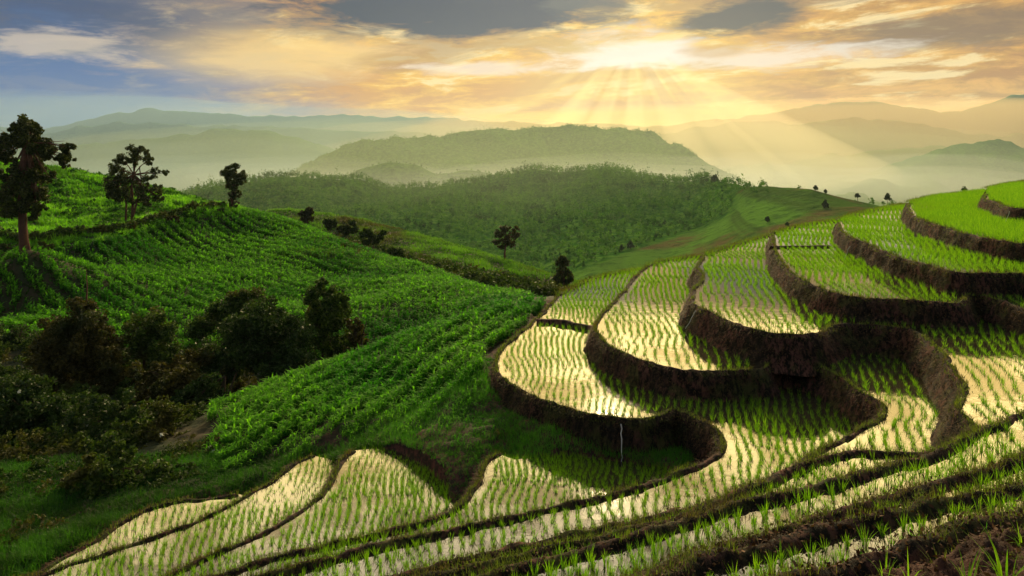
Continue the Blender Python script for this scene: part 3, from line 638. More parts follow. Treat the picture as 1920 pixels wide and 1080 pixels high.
for j, i in enumerate(solo):
    x, y, z, k, s = clumps[i]
    if j < 8: o = protos[j]
    else: o = protos[j % 8].copy(); C.objects.link(o)
    o.location = (x, y, z); o.rotation_euler = (0, 0, random.random() * 6.28); o.scale = (s, s, s * random.uniform(0.85, 1.1))
    tag(o, 'bright green rice seedling tuft in the terrace strips nearest the viewer', 'rice seedling', 'rice seedlings in the nearest terrace strips')
# everything farther: one planted mass
def rice_mass(idx):
    parts = []
    c_ = clumps[idx]; d_ = np.hypot(c_[:, 0], c_[:, 1])
    for lo, hi, nb, ns, wm in ((0, 16, 12, 2, 1.0), (16, 26, 12, 1, 1.3), (26, 42, 7, 1, 1.3), (42, 200, 7, 1, 1.8)):
        q = c_[(d_ >= lo) & (d_ < hi)]
        if not len(q): continue
        n = len(q) * nb; b_ = np.repeat(q, nb, 0); ang = rng.uniform(0, 2 * np.pi, n); r_ = np.sqrt(rng.random(n)) * 0.045
        hh = np.where(b_[:, 3] <= 2, 0.38, np.where(b_[:, 3] <= 4, 0.29, 0.25)) * b_[:, 4]
        base = np.c_[b_[:, 0] + np.cos(ang) * r_, b_[:, 1] + np.sin(ang) * r_, b_[:, 2]]
        sa_ = rng.normal(0, 0.5, n)       # blade faces
        parts.append(blades(base, ang, hh * rng.uniform(0.6, 1.1, n), 0.012 * wm * rng.uniform(0.7, 1.3, n), ns, rng.uniform(0.03, 0.6, n), rng.uniform(0, 0.15, n), side=(np.cos(sa_), np.sin(sa_))))
    return join(parts)
v, f, t = rice_mass(rest)
print('rice faces', len(f))
o = make('rice_seedlings', v, f, M['rice'], tint=t, kind='stuff')
tag(o, 'rows of young green rice standing in the flooded terraces', 'rice')

# ------------------------------------------------------------------ grass on the banks
parts = []; parts2 = []
for k in range(1, 12):
    Vb, n, run, H = bankdata[k]; nr, nc = Vb.shape[:2]
    dl = np.hypot(rim[k][:, 0], rim[k][:, 1]); seglen = np.r_[np.linalg.norm(np.diff(rim[k], axis=0), axis=1), 0.1]
    uu, vv = view(rim[k][:, 0], np.maximum(rim[k][:, 1], 0.5), LZ[k]); vis = (uu > -250) & (uu < 2200) & (rim[k][:, 1] > 2) & (vv < 1200)
    # dry hanging grass on the riser
    lam = seglen * 190 * np.clip(22 / dl, 0.35, 1.2) * vis
    cnt = rng.poisson(lam); idx = np.repeat(np.arange(nr), cnt); j = rng.integers(5, nc - 3, len(idx)); tt = rng.random(len(idx))[:, None]
    i2 = np.minimum(idx + 1, nr - 1); j2 = np.minimum(j + 1, nc - 1); s_ = rng.random(len(idx))[:, None]
    base = (Vb[idx, j] * (1 - tt) + Vb[i2, j] * tt) * (1 - s_) + (Vb[idx, j2] * (1 - tt) + Vb[i2, j2] * tt) * s_
    nn = -n[idx]; ang = np.arctan2(nn[:, 1], nn[:, 0]) + rng.normal(0, 0.6, len(idx)); dd = dl[idx]
    parts.append(blades(base, ang, rng.uniform(0.10, 0.34, len(idx)), 0.013 * np.clip(dd / 12, 0.8, 3.0), 2, rng.uniform(0.6, 0.95, len(idx)), rng.uniform(0.3, 1.1, len(idx))))
    # short stubble along the lip
    lam = seglen * 130 * np.clip(20 / dl, 0.3, 1.3) * vis
    cnt = rng.poisson(lam); idx = np.repeat(np.arange(nr), cnt); j = rng.choice([3, 4, 5, 5, 6], len(idx)); tt = rng.random(len(idx))[:, None]
    i2 = np.minimum(idx + 1, nr - 1); base = Vb[idx, j] * (1 - tt) + Vb[i2, j] * tt + rng.normal(0, 0.04, (len(idx), 3)) * [1, 1, 0]
    patch = fbm(base[:, 0] * 0.8, base[:, 1] * 0.8, o=2, seed=71) > -0.2; base = base[patch]; dd = dl[idx][patch]
    parts2.append(blades(base, rng.uniform(0, 6.28, len(base)), rng.uniform(0.06, 0.22, len(base)), 0.011 * np.clip(dd / 12, 0.8, 3), 2, rng.uniform(0.2, 0.9, len(base)), 0.1))
for k in crest:
    p = crest[k]; m_ = rng.integers(0, len(p) - 1, len(p) * 26); base = np.c_[p[m_] + rng.normal(0, 0.25, (len(m_), 2)), np.full(len(m_), LZ[k] + 0.05)]
    parts2.append(blades(base, rng.uniform(0, 6.28, len(base)), rng.uniform(0.08, 0.28, len(base)), 0.035, 1, rng.uniform(0.1, 0.8, len(base)), 0.1))
v, f, t = join(parts); tag(make('dry_grass', v, f, M['drygrass'], tint=t, kind='stuff'), 'brown dry grass hanging on the terrace banks', 'grass')
v, f, t = join(parts2); tag(make('rim_grass', v, f, M['rim'], tint=t, kind='stuff'), 'short olive grass along the terrace rims', 'grass')

# ------------------------------------------------------------------ vegetated slopes
def scatter_uv(n, u0, u1, d0, d1):
    """area-uniform samples in a fan"""
    d_ = np.sqrt(rng.uniform(d0 ** 2, d1 ** 2, n)); u = rng.uniform(u0, u1, n); return (u - CU) / F * d_, d_
def outside_terraces(x, y, mg=0.35):
    ok = np.ones(len(x), bool)
    for k in range(1, 12): ok &= ~inside(U[k], x, y)
    for k in (7, 8, 9, 10, 11): ok &= dist_to(rim[k], x, y) > mg
    return ok
def corn(x, y, z, h, nl, wl, nseg, matn, name, label):
    n = len(x) * nl; X_ = np.repeat(x, nl); Y_ = np.repeat(y, nl); Z_ = np.repeat(z, nl); H_ = np.repeat(h, nl)
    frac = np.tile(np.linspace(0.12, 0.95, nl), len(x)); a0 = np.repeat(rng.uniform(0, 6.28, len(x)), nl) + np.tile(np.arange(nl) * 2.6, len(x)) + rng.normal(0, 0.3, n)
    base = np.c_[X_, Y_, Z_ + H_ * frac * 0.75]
    v, f, t = blades(base, a0, H_ * rng.uniform(0.45, 0.75, n), wl * H_, nseg, rng.uniform(0.5, 0.9, n), rng.uniform(0.25, 0.75, n), tint=np.clip(frac * 0.8 + rng.normal(0, 0.15, n), 0, 1))  # lower leaves darker: shade between the plants put into the tint
    o = make(name, v, f, M[matn], tint=t, kind='stuff'); tag(o, label, 'corn'); return o
# spur field (in rows down the slope)
ctr = [(985, 572), (1030, 560), (1012, 596), (960, 634), (915, 672), (908, 700), (930, 735), (985, 765), (1010, 800), (960, 835), (900, 842), (830, 845), (760, 832), (700, 830), (640, 842), (560, 858), (500, 880), (430, 900), (385, 860), (385, 800), (395, 768), (500, 728), (600, 692), (700, 657), (800, 620), (900, 584)]
def vis_poly(x, y, z, poly):
    u, v = view(x, y, z); return inside(np.array(poly, float), u, v)
x, y = scatter_uv(30000, 330, 1090, 25, 47); z = ground(x, y); m = outside_terraces(x, y, 0.6); x, y, z = x[m], y[m], z[m]
m = vis_poly(x, y, z, ctr)
patch = fbm(x * 0.25, y * 0.25, o=3, seed=81); row = np.sin((x * 0.85 - y * 0.5) * 2 * np.pi / 1.1)
uj, vj = view(x, y, z); m &= inside(np.array(ctr, float), uj + fbm(x * 1.5, y * 1.5, o=2, seed=3) * 30, vj + 12 + fbm(x * 1.5, y * 1.5, o=2, seed=4) * 45)
row = np.sin((x * 0.85 - y * 0.5) * 2 * np.pi / 1.5 + fbm(x * 0.2, y * 0.2, o=2, seed=12) * 5)
keep = m & (patch > -0.30) & ((row > 0.0) | (rng.random(len(x)) < 0.10)) & (rng.random(len(x)) < np.clip(0.95 - np.clip((32 - y) / 5, 0, 1) * 0.5, 0.2, 1))
x1, y1, z1 = x[keep], y[keep], z[keep]; print('corn spur', len(x1))
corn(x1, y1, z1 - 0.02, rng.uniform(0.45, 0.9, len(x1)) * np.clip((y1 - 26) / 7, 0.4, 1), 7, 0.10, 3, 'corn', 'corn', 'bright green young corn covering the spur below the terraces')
# big field on the second hill
x, y = scatter_uv(110000, -280, 1010, 50, 128); z = ground(x, y)
fld = [(-300, 470), (0, 474), (50, 474), (120, 470), (200, 452), (300, 428), (380, 408), (440, 394), (475, 394), (520, 408), (560, 420), (640, 452), (700, 476), (783, 499), (867, 530), (933, 550), (1000, 562), (1000, 700), (0, 640), (-300, 640)]
m = vis_poly(x, y, z, fld) & outside_terraces(x, y, 1.0)
row = np.sin((x * 0.5 + y * 0.86) * 2 * np.pi / 1.5); row = np.sin((x * 0.5 + y * 0.86) * 2 * np.pi / 1.9 + fbm(x * 0.05, y * 0.05, o=2, seed=13) * 4); keep = m & ((row > 0.0) | (rng.random(len(x)) < 0.08)) & (fbm(x * 0.3, y * 0.3, o=3, seed=15) > -0.42); x1, y1, z1 = x[keep], y[keep], z[keep]; print('corn field', len(x1))
dist = np.hypot(x1, y1)
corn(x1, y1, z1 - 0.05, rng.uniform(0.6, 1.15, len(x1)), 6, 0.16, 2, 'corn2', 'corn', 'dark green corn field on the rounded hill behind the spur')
pw = []
for (u0_, u1_, d0_, d1_, nn_, rr_, poly_) in ((330, 1090, 26, 47, 500, (0.15, 0.45), ctr), (-280, 1010, 52, 126, 350, (0.2, 0.6), fld)):
    x, y = scatter_uv(nn_, u0_, u1_, d0_, d1_); z = ground(x, y); m = outside_terraces(x, y, 0.8) & vis_poly(x, y, z, poly_) & (fbm(x * 0.15, y * 0.15, o=2, seed=151) > 0.0)
    pw += [(a_, b2_, c2_ + 0.1, s3) for a_, b2_, c2_, s3 in zip(x[m], y[m], z[m], rng.uniform(rr_[0], rr_[1], m.sum()))]
WEED = pw
# grass on lower left, on the spur foot and bank, around gully
def grassy(n, u0, u1, d0, d1, cond, h, wd, matn, label, seed=91, nb=5, name='grass'):
    x, y = scatter_uv(n, u0, u1, d0, d1); z = ground(x, y); m = outside_terraces(x, y, 0.3) & cond(x, y, z); x, y, z = x[m], y[m], z[m]
    tone = np.clip(0.5 + fbm(x * 0.35, y * 0.35, o=3, seed=seed) * 1.4, 0, 1); dd = np.hypot(x, y)
    n_ = len(x) * nb; b_ = np.repeat(np.c_[x, y, z - 0.03], nb, 0) + rng.normal(0, 0.06, (n_, 3)) * [1, 1, 0]; s_ = np.repeat(0.55 + tone * 0.8, nb)
    v, f, t = blades(b_, rng.uniform(0, 6.28, n_), h * s_ * rng.uniform(0.5, 1.2, n_), wd * np.repeat(np.clip(dd / 28, 0.7, 5), nb), 2, rng.uniform(0.15, 0.9, n_), rng.uniform(0, 0.4, n_), tint=np.clip(np.repeat(tone, nb) + rng.normal(0, 0.2, n_), 0, 1))
    tag(make(name, v, f, M[matn], tint=t, kind='stuff'), label, 'grass'); print(label, len(x))
grassy(42000, -280, 720, 19, 37, lambda x, y, z: vis_poly(x, y, z, [(-300, 860), (0, 862), (200, 860), (330, 850), (400, 815), (470, 850), (640, 835), (740, 838), (620, 870), (400, 960), (0, 1200), (-300, 1200)]), 0.38, 0.028, 'darkgrass', 'lush dark green grass in the lower left corner')
grassy(34000, -280, 1010, 50, 128, lambda x, y, z: vis_poly(x, y, z, fld), 0.5, 0.035, 'darkgrass', 'dark weeds between the corn rows on the rounded hill', 93, 4, 'weeds')
grassy(26000, 640, 1300, 22, 34, lambda x, y, z: z > -12.6, 0.26, 0.018, 'grass', 'grass on the bank under the curved paddy', 95)
grassy(46000, -280, 480, 84, 150, lambda x, y, z: vis_poly(x, y, z, [(-300, 200), (470, 350), (470, 396), (380, 410), (300, 430), (200, 455), (120, 472), (-300, 475)]), 0.9, 0.04, 'bright', 'bright yellow green growth on the top left hill', 97, 5)
grassy(40000, 500, 1120, 95, 200, lambda x, y, z: np.ones(len(x), bool), 0.8, 0.035, 'ridge', 'green grass on the ridge behind the corn field', 99, 4)
grassy(9000, 980, 1900, 60, 110, lambda x, y, z: np.ones(len(x), bool), 0.5, 0.03, 'grass', 'grass falling away behind the terraces', 101, 4)

# ------------------------------------------------------------------ trees, bushes
def add_empty(name, loc): o = bpy.data.objects.new(name, None); C.objects.link(o); o.location = loc; o.empty_display_size = 0.3; return o
def crown_pts(blobs, dens, hollow=0.35):
    P_ = []
    for (bx, by, bz, r_) in blobs:
        n = int(dens * r_ ** 2); k = max(9, int(r_ * 11)); sub = rng.normal(size=(k, 3)); sub /= np.linalg.norm(sub, axis=1)[:, None]; sub *= r_ * rng.uniform(0.35, 0.85, (k, 1)); sub[:, 2] *= 0.8
        sr = r_ * rng.uniform(0.16, 0.36, k); c_ = rng.integers(0, k, n)
        q = rng.normal(size=(n, 3)); q /= np.linalg.norm(q, axis=1)[:, None]; q *= rng.random((n, 1)) ** 0.5
        P_.append(sub[c_] + q * sr[c_][:, None] + [bx, by, bz])
    return np.vstack(P_)
def hit(u, v, d):
    ds = np.arange(236.0, 1100.0, 3.0); xx = (u - CU) / F * ds; gg = far_ground(xx, ds); rayz = -(v - CV) / F * ds; df = rayz - gg
    k_ = np.where(df <= 0)[0]; return float(ds[k_[0]]) if len(k_) else float(ds[np.argmin(df / ds)])
def tree(name, u, v, d, blobs_px, trunk_px, label, cat='tree', matn='treeleaf', leaf=0.16, dens=260, tr=0.22, group=None, depth=0.9, barkm='bark', extra=()):
    """blobs in photo pixels relative to the base point (du, dv up, r)"""
    if d > 225: d = hit(u, v, d)
    x, y, z = P(u, v, d); z = float(ground([x], [y])[0]) if d < 225 else float(far_ground(np.array([x]), np.array([y]))[0])
    s = d / F; root = add_empty(name, (x, y, z)); dz = P(u, v, d)[2] - z
    bl = [(du * s, rng.uniform(-0.5, 0.5) * r_ * s * depth, dv * s + dz, r_ * s * (1.10 if cat == 'tree' else 1.0)) for du, dv, r_ in blobs_px]
    pts = crown_pts(bl, dens); vv, ff_, tt = leaves(pts, leaf * rng.uniform(0.6, 1.2, len(pts)))
    make('crown', vv, ff_, M[matn], tint=tt, parent=root)
    parts = []
    for path, r0, r1 in trunk_px:
        pp = np.array([(a * s, 0.05 * rng.normal(), b_ * s + (dz if i else -0.5)) for i, (a, b_) in enumerate(path)])
        parts.append(tube(pp, np.linspace(r0, r1, len(pp))))
    # limbs reaching into every blob
    ax, az_ = trunk_px[0][0][-1]; top = np.array([ax * s, 0, az_ * s + dz])
    for b_ in bl:
        e = np.array(b_[:3]); mid = (top + e) / 2 + rng.normal(0, 0.12, 3) * b_[3]
        if np.linalg.norm(e - top) > 0.2: parts.append(tube([top, mid, e], [tr * 0.45, tr * 0.28, tr * 0.1], 5))
        for _ in range(3):
            q = e + rng.normal(0, 0.45, 3) * b_[3]; parts.append(tube([mid, (mid + q) / 2 + rng.normal(0, 0.05, 3), q], [tr * 0.2, tr * 0.13, tr * 0.05], 4))
    V_, F_, _ = join(parts); make('trunk', V_, F_, M[barkm], smooth=True, parent=root)
    return tag(root, label, cat, group)
tree('tree', 50, 468, 75, [(-8, 232, 24), (12, 225, 22), (-22, 205, 26), (5, 200, 28), (-40, 185, 22), (25, 190, 24), (-10, 170, 30), (40, 178, 18), (60, 180, 20), (75, 170, 15), (68, 160, 10), (78, 192, 12),
      (-48, 175, 16), (-25, 140, 26), (10, 140, 28), (-5, 118, 30), (-30, 100, 26), (15, 105, 24), (-38, 125, 16), (-35, 75, 20), (18, 80, 18), (-15, 80, 26), (15, 62, 12), (40, 135, 13), (-60, 180, 12)],
     [([(-3, -6), (-6, 50), (-8, 110), (-5, 170), (0, 200)], 0.5, 0.22), ([(6, -4), (0, 14), (-5, 30)], 0.25, 0.15)], 'tallest tree, ivy wrapped with a reddish trunk, at the left edge', leaf=0.17, dens=800, tr=0.3)
tree('tree', 247, 412, 104, [(-2, 128, 16), (18, 130, 14), (-20, 112, 16), (5, 112, 17), (30, 112, 14), (-25, 92, 20), (48, 92, 10), (62, 88, 9), (35, 75, 14), (-35, 70, 20), (-20, 65, 24), (-38, 52, 17), (-15, 48, 20), (18, 55, 15), (42, 55, 16), (20, 38, 16), (48, 42, 12), (5, 75, 12), (-5, 38, 14), (32, 30, 8)],
     [([(0, -4), (2, 30), (0, 60), (4, 85)], 0.22, 0.14), ([(-12, -4), (-10, 30), (-15, 60)], 0.18, 0.1), ([(2, 20), (12, 45), (18, 75), (14, 100)], 0.15, 0.07)], 'open crowned tree with two thin trunks, second from the left', leaf=0.17, dens=420, tr=0.24)
tree('tree', 437, 396, 122, [(0, 80, 15), (-12, 68, 14), (12, 68, 15), (0, 60, 17), (16, 55, 10), (-10, 50, 11), (3, 42, 12), (0, 30, 10), (-6, 18, 8), (5, 14, 7), (8, 32, 8), (-2, 8, 8)],
     [([(0, -4), (-2, 20), (0, 50), (2, 60)], 0.28, 0.15)], 'small round topped tree alone on the ridge of the corn hill', leaf=0.18, dens=520)
tree('tree', 948, 492, 148, [(0, 62, 12), (-12, 52, 11), (12, 50, 11), (0, 42, 13), (-18, 38, 9), (18, 62, 8), (10, 35, 9), (-8, 28, 8), (25, 52, 5)],
     [([(0, -6), (-2, 15), (0, 30), (0, 45)], 0.28, 0.14)], 'slender brown tree on the ridge just left of the terraces', leaf=0.30, dens=170, matn='brownbush')
tree('tree', 1057, 540, 118, [(-2, 56, 9), (-8, 45, 11), (4, 42, 12), (0, 30, 14), (-8, 20, 13), (8, 18, 13), (0, 8, 14)], [([(0, -8), (0, 20), (0, 48)], 0.25, 0.1)],
     'dark upright tree behind the first paddy rim', leaf=0.26, dens=420)
small = [(577, 412, 150, 14, 22, 'rounded brown bush tree above the corn ridge', 'brownbush'), (650, 432, 140, 18, 26, 'olive tree in the dip behind the corn ridge, left', 'bush'), (700, 452, 130, 20, 20, 'low dark bush in the dip behind the corn ridge, middle', 'bush'),
         (745, 480, 118, 18, 16, 'spreading bush at the right end of the dip', 'bush'), (620, 425, 150, 12, 16, 'small bush beside the rounded brown one', 'bush'), (410, 405, 118, 15, 14, 'dark bush at the foot of the small round tree', 'dark'), (318, 420, 108, 14, 16, 'reddish brown bush right of the open crowned tree', 'brownbush'),
         (925, 535, 105, 30, 22, 'wide brown thicket below the slender brown tree', 'brownbush'), (985, 550, 98, 30, 18, 'brown thicket at the right foot of the ridge', 'brownbush'), (1100, 535, 100, 14, 14, 'dark bush behind the terrace rim, right of the upright tree', 'dark'), (1128, 524, 100, 9, 12, 'last small bush along the terrace rim', 'dark'),
         (20, 470, 82, 22, 14, 'dark bush at the foot of the tallest tree', 'dark'), (90, 465, 84, 20, 11, 'low shrub right of the tallest tree', 'bush'), (180, 440, 96, 22, 10, 'low shrub between the two biggest trees', 'bush'), (240, 432, 100, 25, 10, 'low thicket under the open crowned tree', 'brownbush')]
for u, v, d, wr, hr, lab, mt_ in small:
    bl = [(rng.uniform(-0.9, 0.9) * wr, rng.uniform(-0.15, 0.75) * hr, rng.uniform(0.35, 0.6) * min(wr, hr)) for _ in range(12)]
    tree('bush' if hr < 17 or 'bush' in lab or 'thicket' in lab else 'tree', u, v, d, bl, [([(0, -3), (0, hr * 0.4)], 0.12, 0.08)], lab, 'bush' if 'tree' not in lab.split(' above')[0] else 'tree', mt_, leaf=0.0022 * d, dens=420, tr=0.1)
# gully thickets, left centre and lower left
gul = [(490, 700, 50, 'huge dark bamboo clump in the gully, almost black', 'dark', [(0, 60, 75), (-45, 40, 60), (40, 50, 62), (0, 105, 42), (-25, 95, 35), (60, 20, 50), (-70, 10, 45)]),
       (605, 660, 54, 'tall olive bamboo rising right of the black clump', 'bush', [(0, 100, 34), (10, 70, 42), (-22, 60, 38), (18, 30, 40), (0, 125, 18), (28, 95, 24), (35, 5, 30)]),
       (430, 640, 62, 'feathery light olive bush behind the black clump', 'bush', [(0, 60, 40), (30, 75, 30), (-35, 40, 36), (-60, 20, 30), (10, 30, 40)]),
       (665, 650, 53, 'narrow reddish shrub at the edge of the spur field', 'brownbush', [(0, 40, 16), (3, 20, 18), (0, 5, 18)]),
       (150, 720, 49, 'tall russet tree with orange leaves in the lower left thicket', 'brownbush', [(0, 130, 34), (25, 110, 36), (-30, 95, 40), (40, 75, 42), (-50, 55, 45), (0, 60, 50), (60, 40, 40), (-20, 20, 50), (60, 0, 45)]),
       (270, 690, 51, 'leafy green bush right of the russet tree', 'bush', [(0, 70, 38), (30, 50, 36), (-20, 40, 36), (20, 20, 40), (50, 10, 30)]),
       (330, 760, 44, 'rust tipped bush in front of the black clump', 'brownbush', [(0, 50, 42), (-35, 30, 42), (35, 30, 38), (0, 10, 45), (-60, 60, 30)]),
       (50, 800, 41, 'dark bush at the left edge dotted with white flowers', 'dark', [(-30, 50, 50), (30, 40, 50), (-60, 10, 55), (20, 0, 55), (70, 20, 45), (-10, 65, 35)]),
       (180, 830, 38, 'black green bush in the middle of the lower left thicket', 'dark', [(0, 50, 50), (-40, 20, 50), (40, 20, 48), (0, 0, 50), (55, 60, 34)]),
       (285, 850, 36, 'glossy bush with pale leaf tips beside the grass', 'bush', [(0, 55, 46), (-35, 35, 40), (38, 30, 40), (0, 10, 46), (20, 70, 24), (60, 5, 26)]),
       (210, 925, 29.0, 'feathery shrub nearest the lower left paddy', 'bush', [(0, 45, 46), (-45, 25, 44), (45, 30, 44), (0, 5, 50), (-80, 5, 36), (80, 20, 36), (20, 70, 30), (-40, 55, 26)]),
       (380, 700, 50, 'low rust brown undergrowth bush below the light olive bush', 'brownbush', [(0, 30, 36), (-30, 10, 34), (25, 5, 34), (40, -20, 34)]),
       (20, 660, 58, 'dark bush under the corn at the far left', 'dark', [(0, 20, 30), (-40, 20, 34), (40, 5, 30)]),
       (420, 745, 43, 'dark low bush at the tip of the spur field', 'dark', [(-30, 15, 34), (-10, 5, 30), (-55, -5, 36), (-30, -40, 36)])]
for u, v, d, lab, mt_, bl in gul:
    bl = [(a_, b2_, c2_ * 1.18) for a_, b2_, c2_ in bl]
    tree('bush', u, v, d, bl, [([(0, -8), (0, 20), (2, 40)], 0.12, 0.06), ([(8, -8), (14, 20), (22, 45)], 0.09, 0.04)], lab, 'tree' if 'tree' in lab else 'bush', mt_, leaf=0.085 + 0.0008 * d, dens=900, tr=0.10, barkm='twig')
und = []
for (u0_, u1_, d0_, d1_, n_c) in ((-280, 440, 34, 60, 420), (400, 700, 46, 62, 90)):
    x, y = scatter_uv(n_c, u0_, u1_, d0_, d1_); z = ground(x, y); m = outside_terraces(x, y, 1.5) & ~vis_poly(x, y, z, ctr)
    m &= ~vis_poly(x, y, z, [(-300, 870), (200, 868), (330, 850), (400, 815), (470, 850), (740, 838), (400, 1200), (-300, 1200)]) & vis_poly(x, y, z, [(-300, 600), (380, 600), (500, 620), (720, 640), (500, 800), (400, 880), (-300, 900)])
    for a_, b2_, c2_ in zip(x[m], y[m], z[m]): und.append((a_, b2_, c2_ + rng.uniform(0.1, 0.6), rng.uniform(0.5, 1.3)))
pu = crown_pts(und, 420); vv, ff_, tt = leaves(pu, 0.10 * rng.uniform(0.6, 1.3, len(pu)))
hill = []
x, y = scatter_uv(2600, -280, 480, 84, 150); z = ground(x, y); m = vis_poly(x, y, z, [(-300, 200), (470, 350), (470, 396), (380, 410), (300, 430), (200, 455), (120, 472), (-300, 475)]) & (fbm(x * 0.09, y * 0.09, o=3, seed=111) > -0.02)
hill = [(a_, b2_, c2_ + 0.2, s3) for a_, b2_, c2_, s3 in zip(x[m], y[m], z[m], rng.uniform(0.5, 1.25, m.sum()))]
ph = crown_pts(hill[:900], 110); v3_, f3_, t3_ = leaves(ph, 0.20 * rng.uniform(0.6, 1.3, len(ph)))
tag(make('hill_shrubs', v3_, f3_, M['darkgrass'], tint=t3_, kind='stuff'), 'mottled shrubs scattered over the top left hill', 'shrubs')
dip = []
for t_ in rng.random(620):
    uu_ = 500 + t_ * 540; top_ = np.interp(uu_, [500, 560, 650, 760, 870, 960, 1040], [400, 410, 440, 490, 525, 540, 545]); vv_ = top_ - rng.uniform(-6, 1) * np.interp(uu_, [500, 620, 740, 800, 900, 1040], [4, 8, 7, 2.5, 4, 6]); dd_ = np.interp(uu_, [500, 700, 900, 1040], [150, 125, 98, 92]) + rng.uniform(0, 14)
    xx_, yy_, _ = P(uu_, vv_, dd_); zz2 = float(ground([xx_], [yy_])[0]); dip.append((xx_, yy_, zz2 + 0.7, rng.uniform(0.8, 2.1)))
ph = crown_pts(dip, 75); v3_, f3_, t3_ = leaves(ph, 0.24 * rng.uniform(0.6, 1.3, len(ph)))
tag(make('dip_scrub', v3_, f3_, M['bush'], tint=t3_, kind='stuff'), 'olive scrub filling the dip behind the corn ridge', 'scrub')
ph = crown_pts(WEED, 260); v3_, f3_, t3_ = leaves(ph, 0.11 * rng.uniform(0.5, 1.4, len(ph)))
tag(make('field_weeds', v3_, f3_, M['bush'], tint=t3_, kind='stuff'), 'darker weedy shrubs mixed into the corn', 'weeds')
low = []
x, y = scatter_uv(900, -280, 440, 23, 36); z = ground(x, y); m = outside_terraces(x, y, 1.6) & vis_poly(x, y, z, [(-300, 850), (300, 850), (420, 810), (430, 880), (330, 925), (240, 950), (-300, 1150)]) & (fbm(x * 0.3, y * 0.3, o=2, seed=118) > -0.05)
low = [(a_, b2_, c2_ + 0.1, s3) for a_, b2_, c2_, s3 in zip(x[m], y[m], z[m], rng.uniform(0.3, 0.75, m.sum()))][:260]
ph = crown_pts(low, 420); v3_, f3_, t3_ = leaves(ph, 0.075 * rng.uniform(0.6, 1.3, len(ph)))
tag(make('low_scrub', v3_, f3_, M['bush'], tint=t3_ * 0.6, kind='stuff'), 'low dark scrub scattered through the lower left grass', 'scrub')
hedge = []
for t_ in rng.random(150): 
    uu_ = np.interp(t_, [0, .3, .55, .8, 1], [-40, 130, 240, 350, 430]); vv_ = np.interp(uu_, [-40, 120, 200, 300, 380, 430], [464, 462, 446, 420, 400, 394]); dd_ = np.interp(uu_, [-40, 50, 200, 300, 430], [88, 88, 96, 108, 124])
    xx_, yy_, _ = P(uu_, vv_, dd_); zz2 = float(ground([xx_], [yy_])[0]); hedge.append((xx_, yy_, zz2 + 0.5, rng.uniform(0.6, 1.3)))
ph = crown_pts(hedge, 160); v3_, f3_, t3_ = leaves(ph, 0.18 * rng.uniform(0.6, 1.3, len(ph)))
tag(make('hedge_growth', v3_, f3_, M['bush'], tint=t3_, kind='stuff'), 'dark tangled hedge between the top left hill and the corn field', 'hedge')
tag(make('undergrowth', vv, ff_, M['bush'], tint=tt, kind='stuff'), 'tangled dark undergrowth filling the gully between the bushes', 'undergrowth'); print('undergrowth', len(pu))
# lone trees on the distant farmland
for u, v, d, h, lab in [(1808, 362, 100, 11, 'tiny dark tree peeping over the highest terrace'), (1664, 378, 330, 14, 'tallest tiny tree on the far meadow skyline'), (1608, 372, 390, 9, 'small tree left of the tallest skyline one'), (1529, 358, 430, 9, 'first lone tree on the green skyline'),
                        (1548, 363, 420, 7, 'second lone tree on the green skyline'), (1547, 392, 370, 15, 'dark tree beside the bright yellow field'), (1439, 418, 320, 11, 'dark round tree in the middle of the meadow'), (1476, 425, 320, 8, 'small bush in the meadow right of the dark round tree'),
                        (1182, 468, 360, 15, 'tall tree at the edge of the far brown field'), (1165, 472, 365, 12, 'shorter tree beside the one at the field edge'), (1340, 344, 700, 14, 'tree on the forest skyline above the meadow')]:
    tree('tree', u, v, d, [(0, h * 0.7, h * 0.36), (-h * 0.15, h * 0.5, h * 0.36), (h * 0.15, h * 0.45, h * 0.34), (0, h * 0.95, h * 0.22)], [([(0, -2), (0, h * 0.5)], 0.2, 0.1)], lab, 'tree', 'dark', leaf=0.0016 * d, dens=90 if d > 200 else 400, tr=0.15)

# far forest: one mass of tree crowns
def forest(n, u0, u1, d0, d1, cond, hgt, label, nl=26, ls=1.0, name='forest', rec=0.85):
    x, y = scatter_uv(n, u0, u1, d0, d1); z = far_ground(x, y); m = cond(x, y, z); x, y, z = x[m], y[m], z[m]
    n = len(x); h = hgt * rng.uniform(0.4, 1.25, n) * (1 + 0.7 * (rng.random(n) < 0.06)) * np.clip(y / (800 if d0 < 1000 else 1500), 0.3, 1); cr = h * rng.uniform(0.22, 0.36, n); B = np.repeat(np.arange(n), nl)
    q = rng.normal(size=(n * nl, 3)); q /= np.linalg.norm(q, axis=1)[:, None]; q *= rng.random((n * nl, 1)) ** 0.4
    pos = np.c_[x[B] + q[:, 0] * cr[B], y[B] + q[:, 1] * cr[B], z[B] + h[B] * (0.62 + 0.42 * q[:, 2])]
    tone = np.clip(np.repeat(rng.random(n), nl) * 0.7 + 0.3 * rng.random(n * nl), 0, 1)
    v, f, t = leaves(pos, ls * rng.uniform(0.6, 1.2, n * nl), tint=tone)
    tag(make(name, v, f, M['forest'], tint=t, kind='stuff'), label, 'forest'); print(label, n)
def in_forest(x, y, z):
    u, v = view(x, y, z); lim = np.interp(v, [345, 360, 400, 430, 470, 505, 560], [1390, 1375, 1370, 1310, 1180, 1085, 900]); return (u < lim) | ((y > d6(u) * 0.93) & (rng.random(len(x)) < np.where(u < 1440, 0.6, 0.004))) | ((fbm(x * 0.02, y * 0.02, o=2, seed=5) > 0.22) & (rng.random(len(x)) < 0.3))
forest(17000, 300, 1700, 300, 960, in_forest, 8.0, 'hazy green forest covering the middle hills', 22, 0.85)
forest(7000, 380, 1500, 1150, 2050, lambda x, y, z: z > -128, 6.5, 'faded forest on the broad mountain', 14, 1.4)

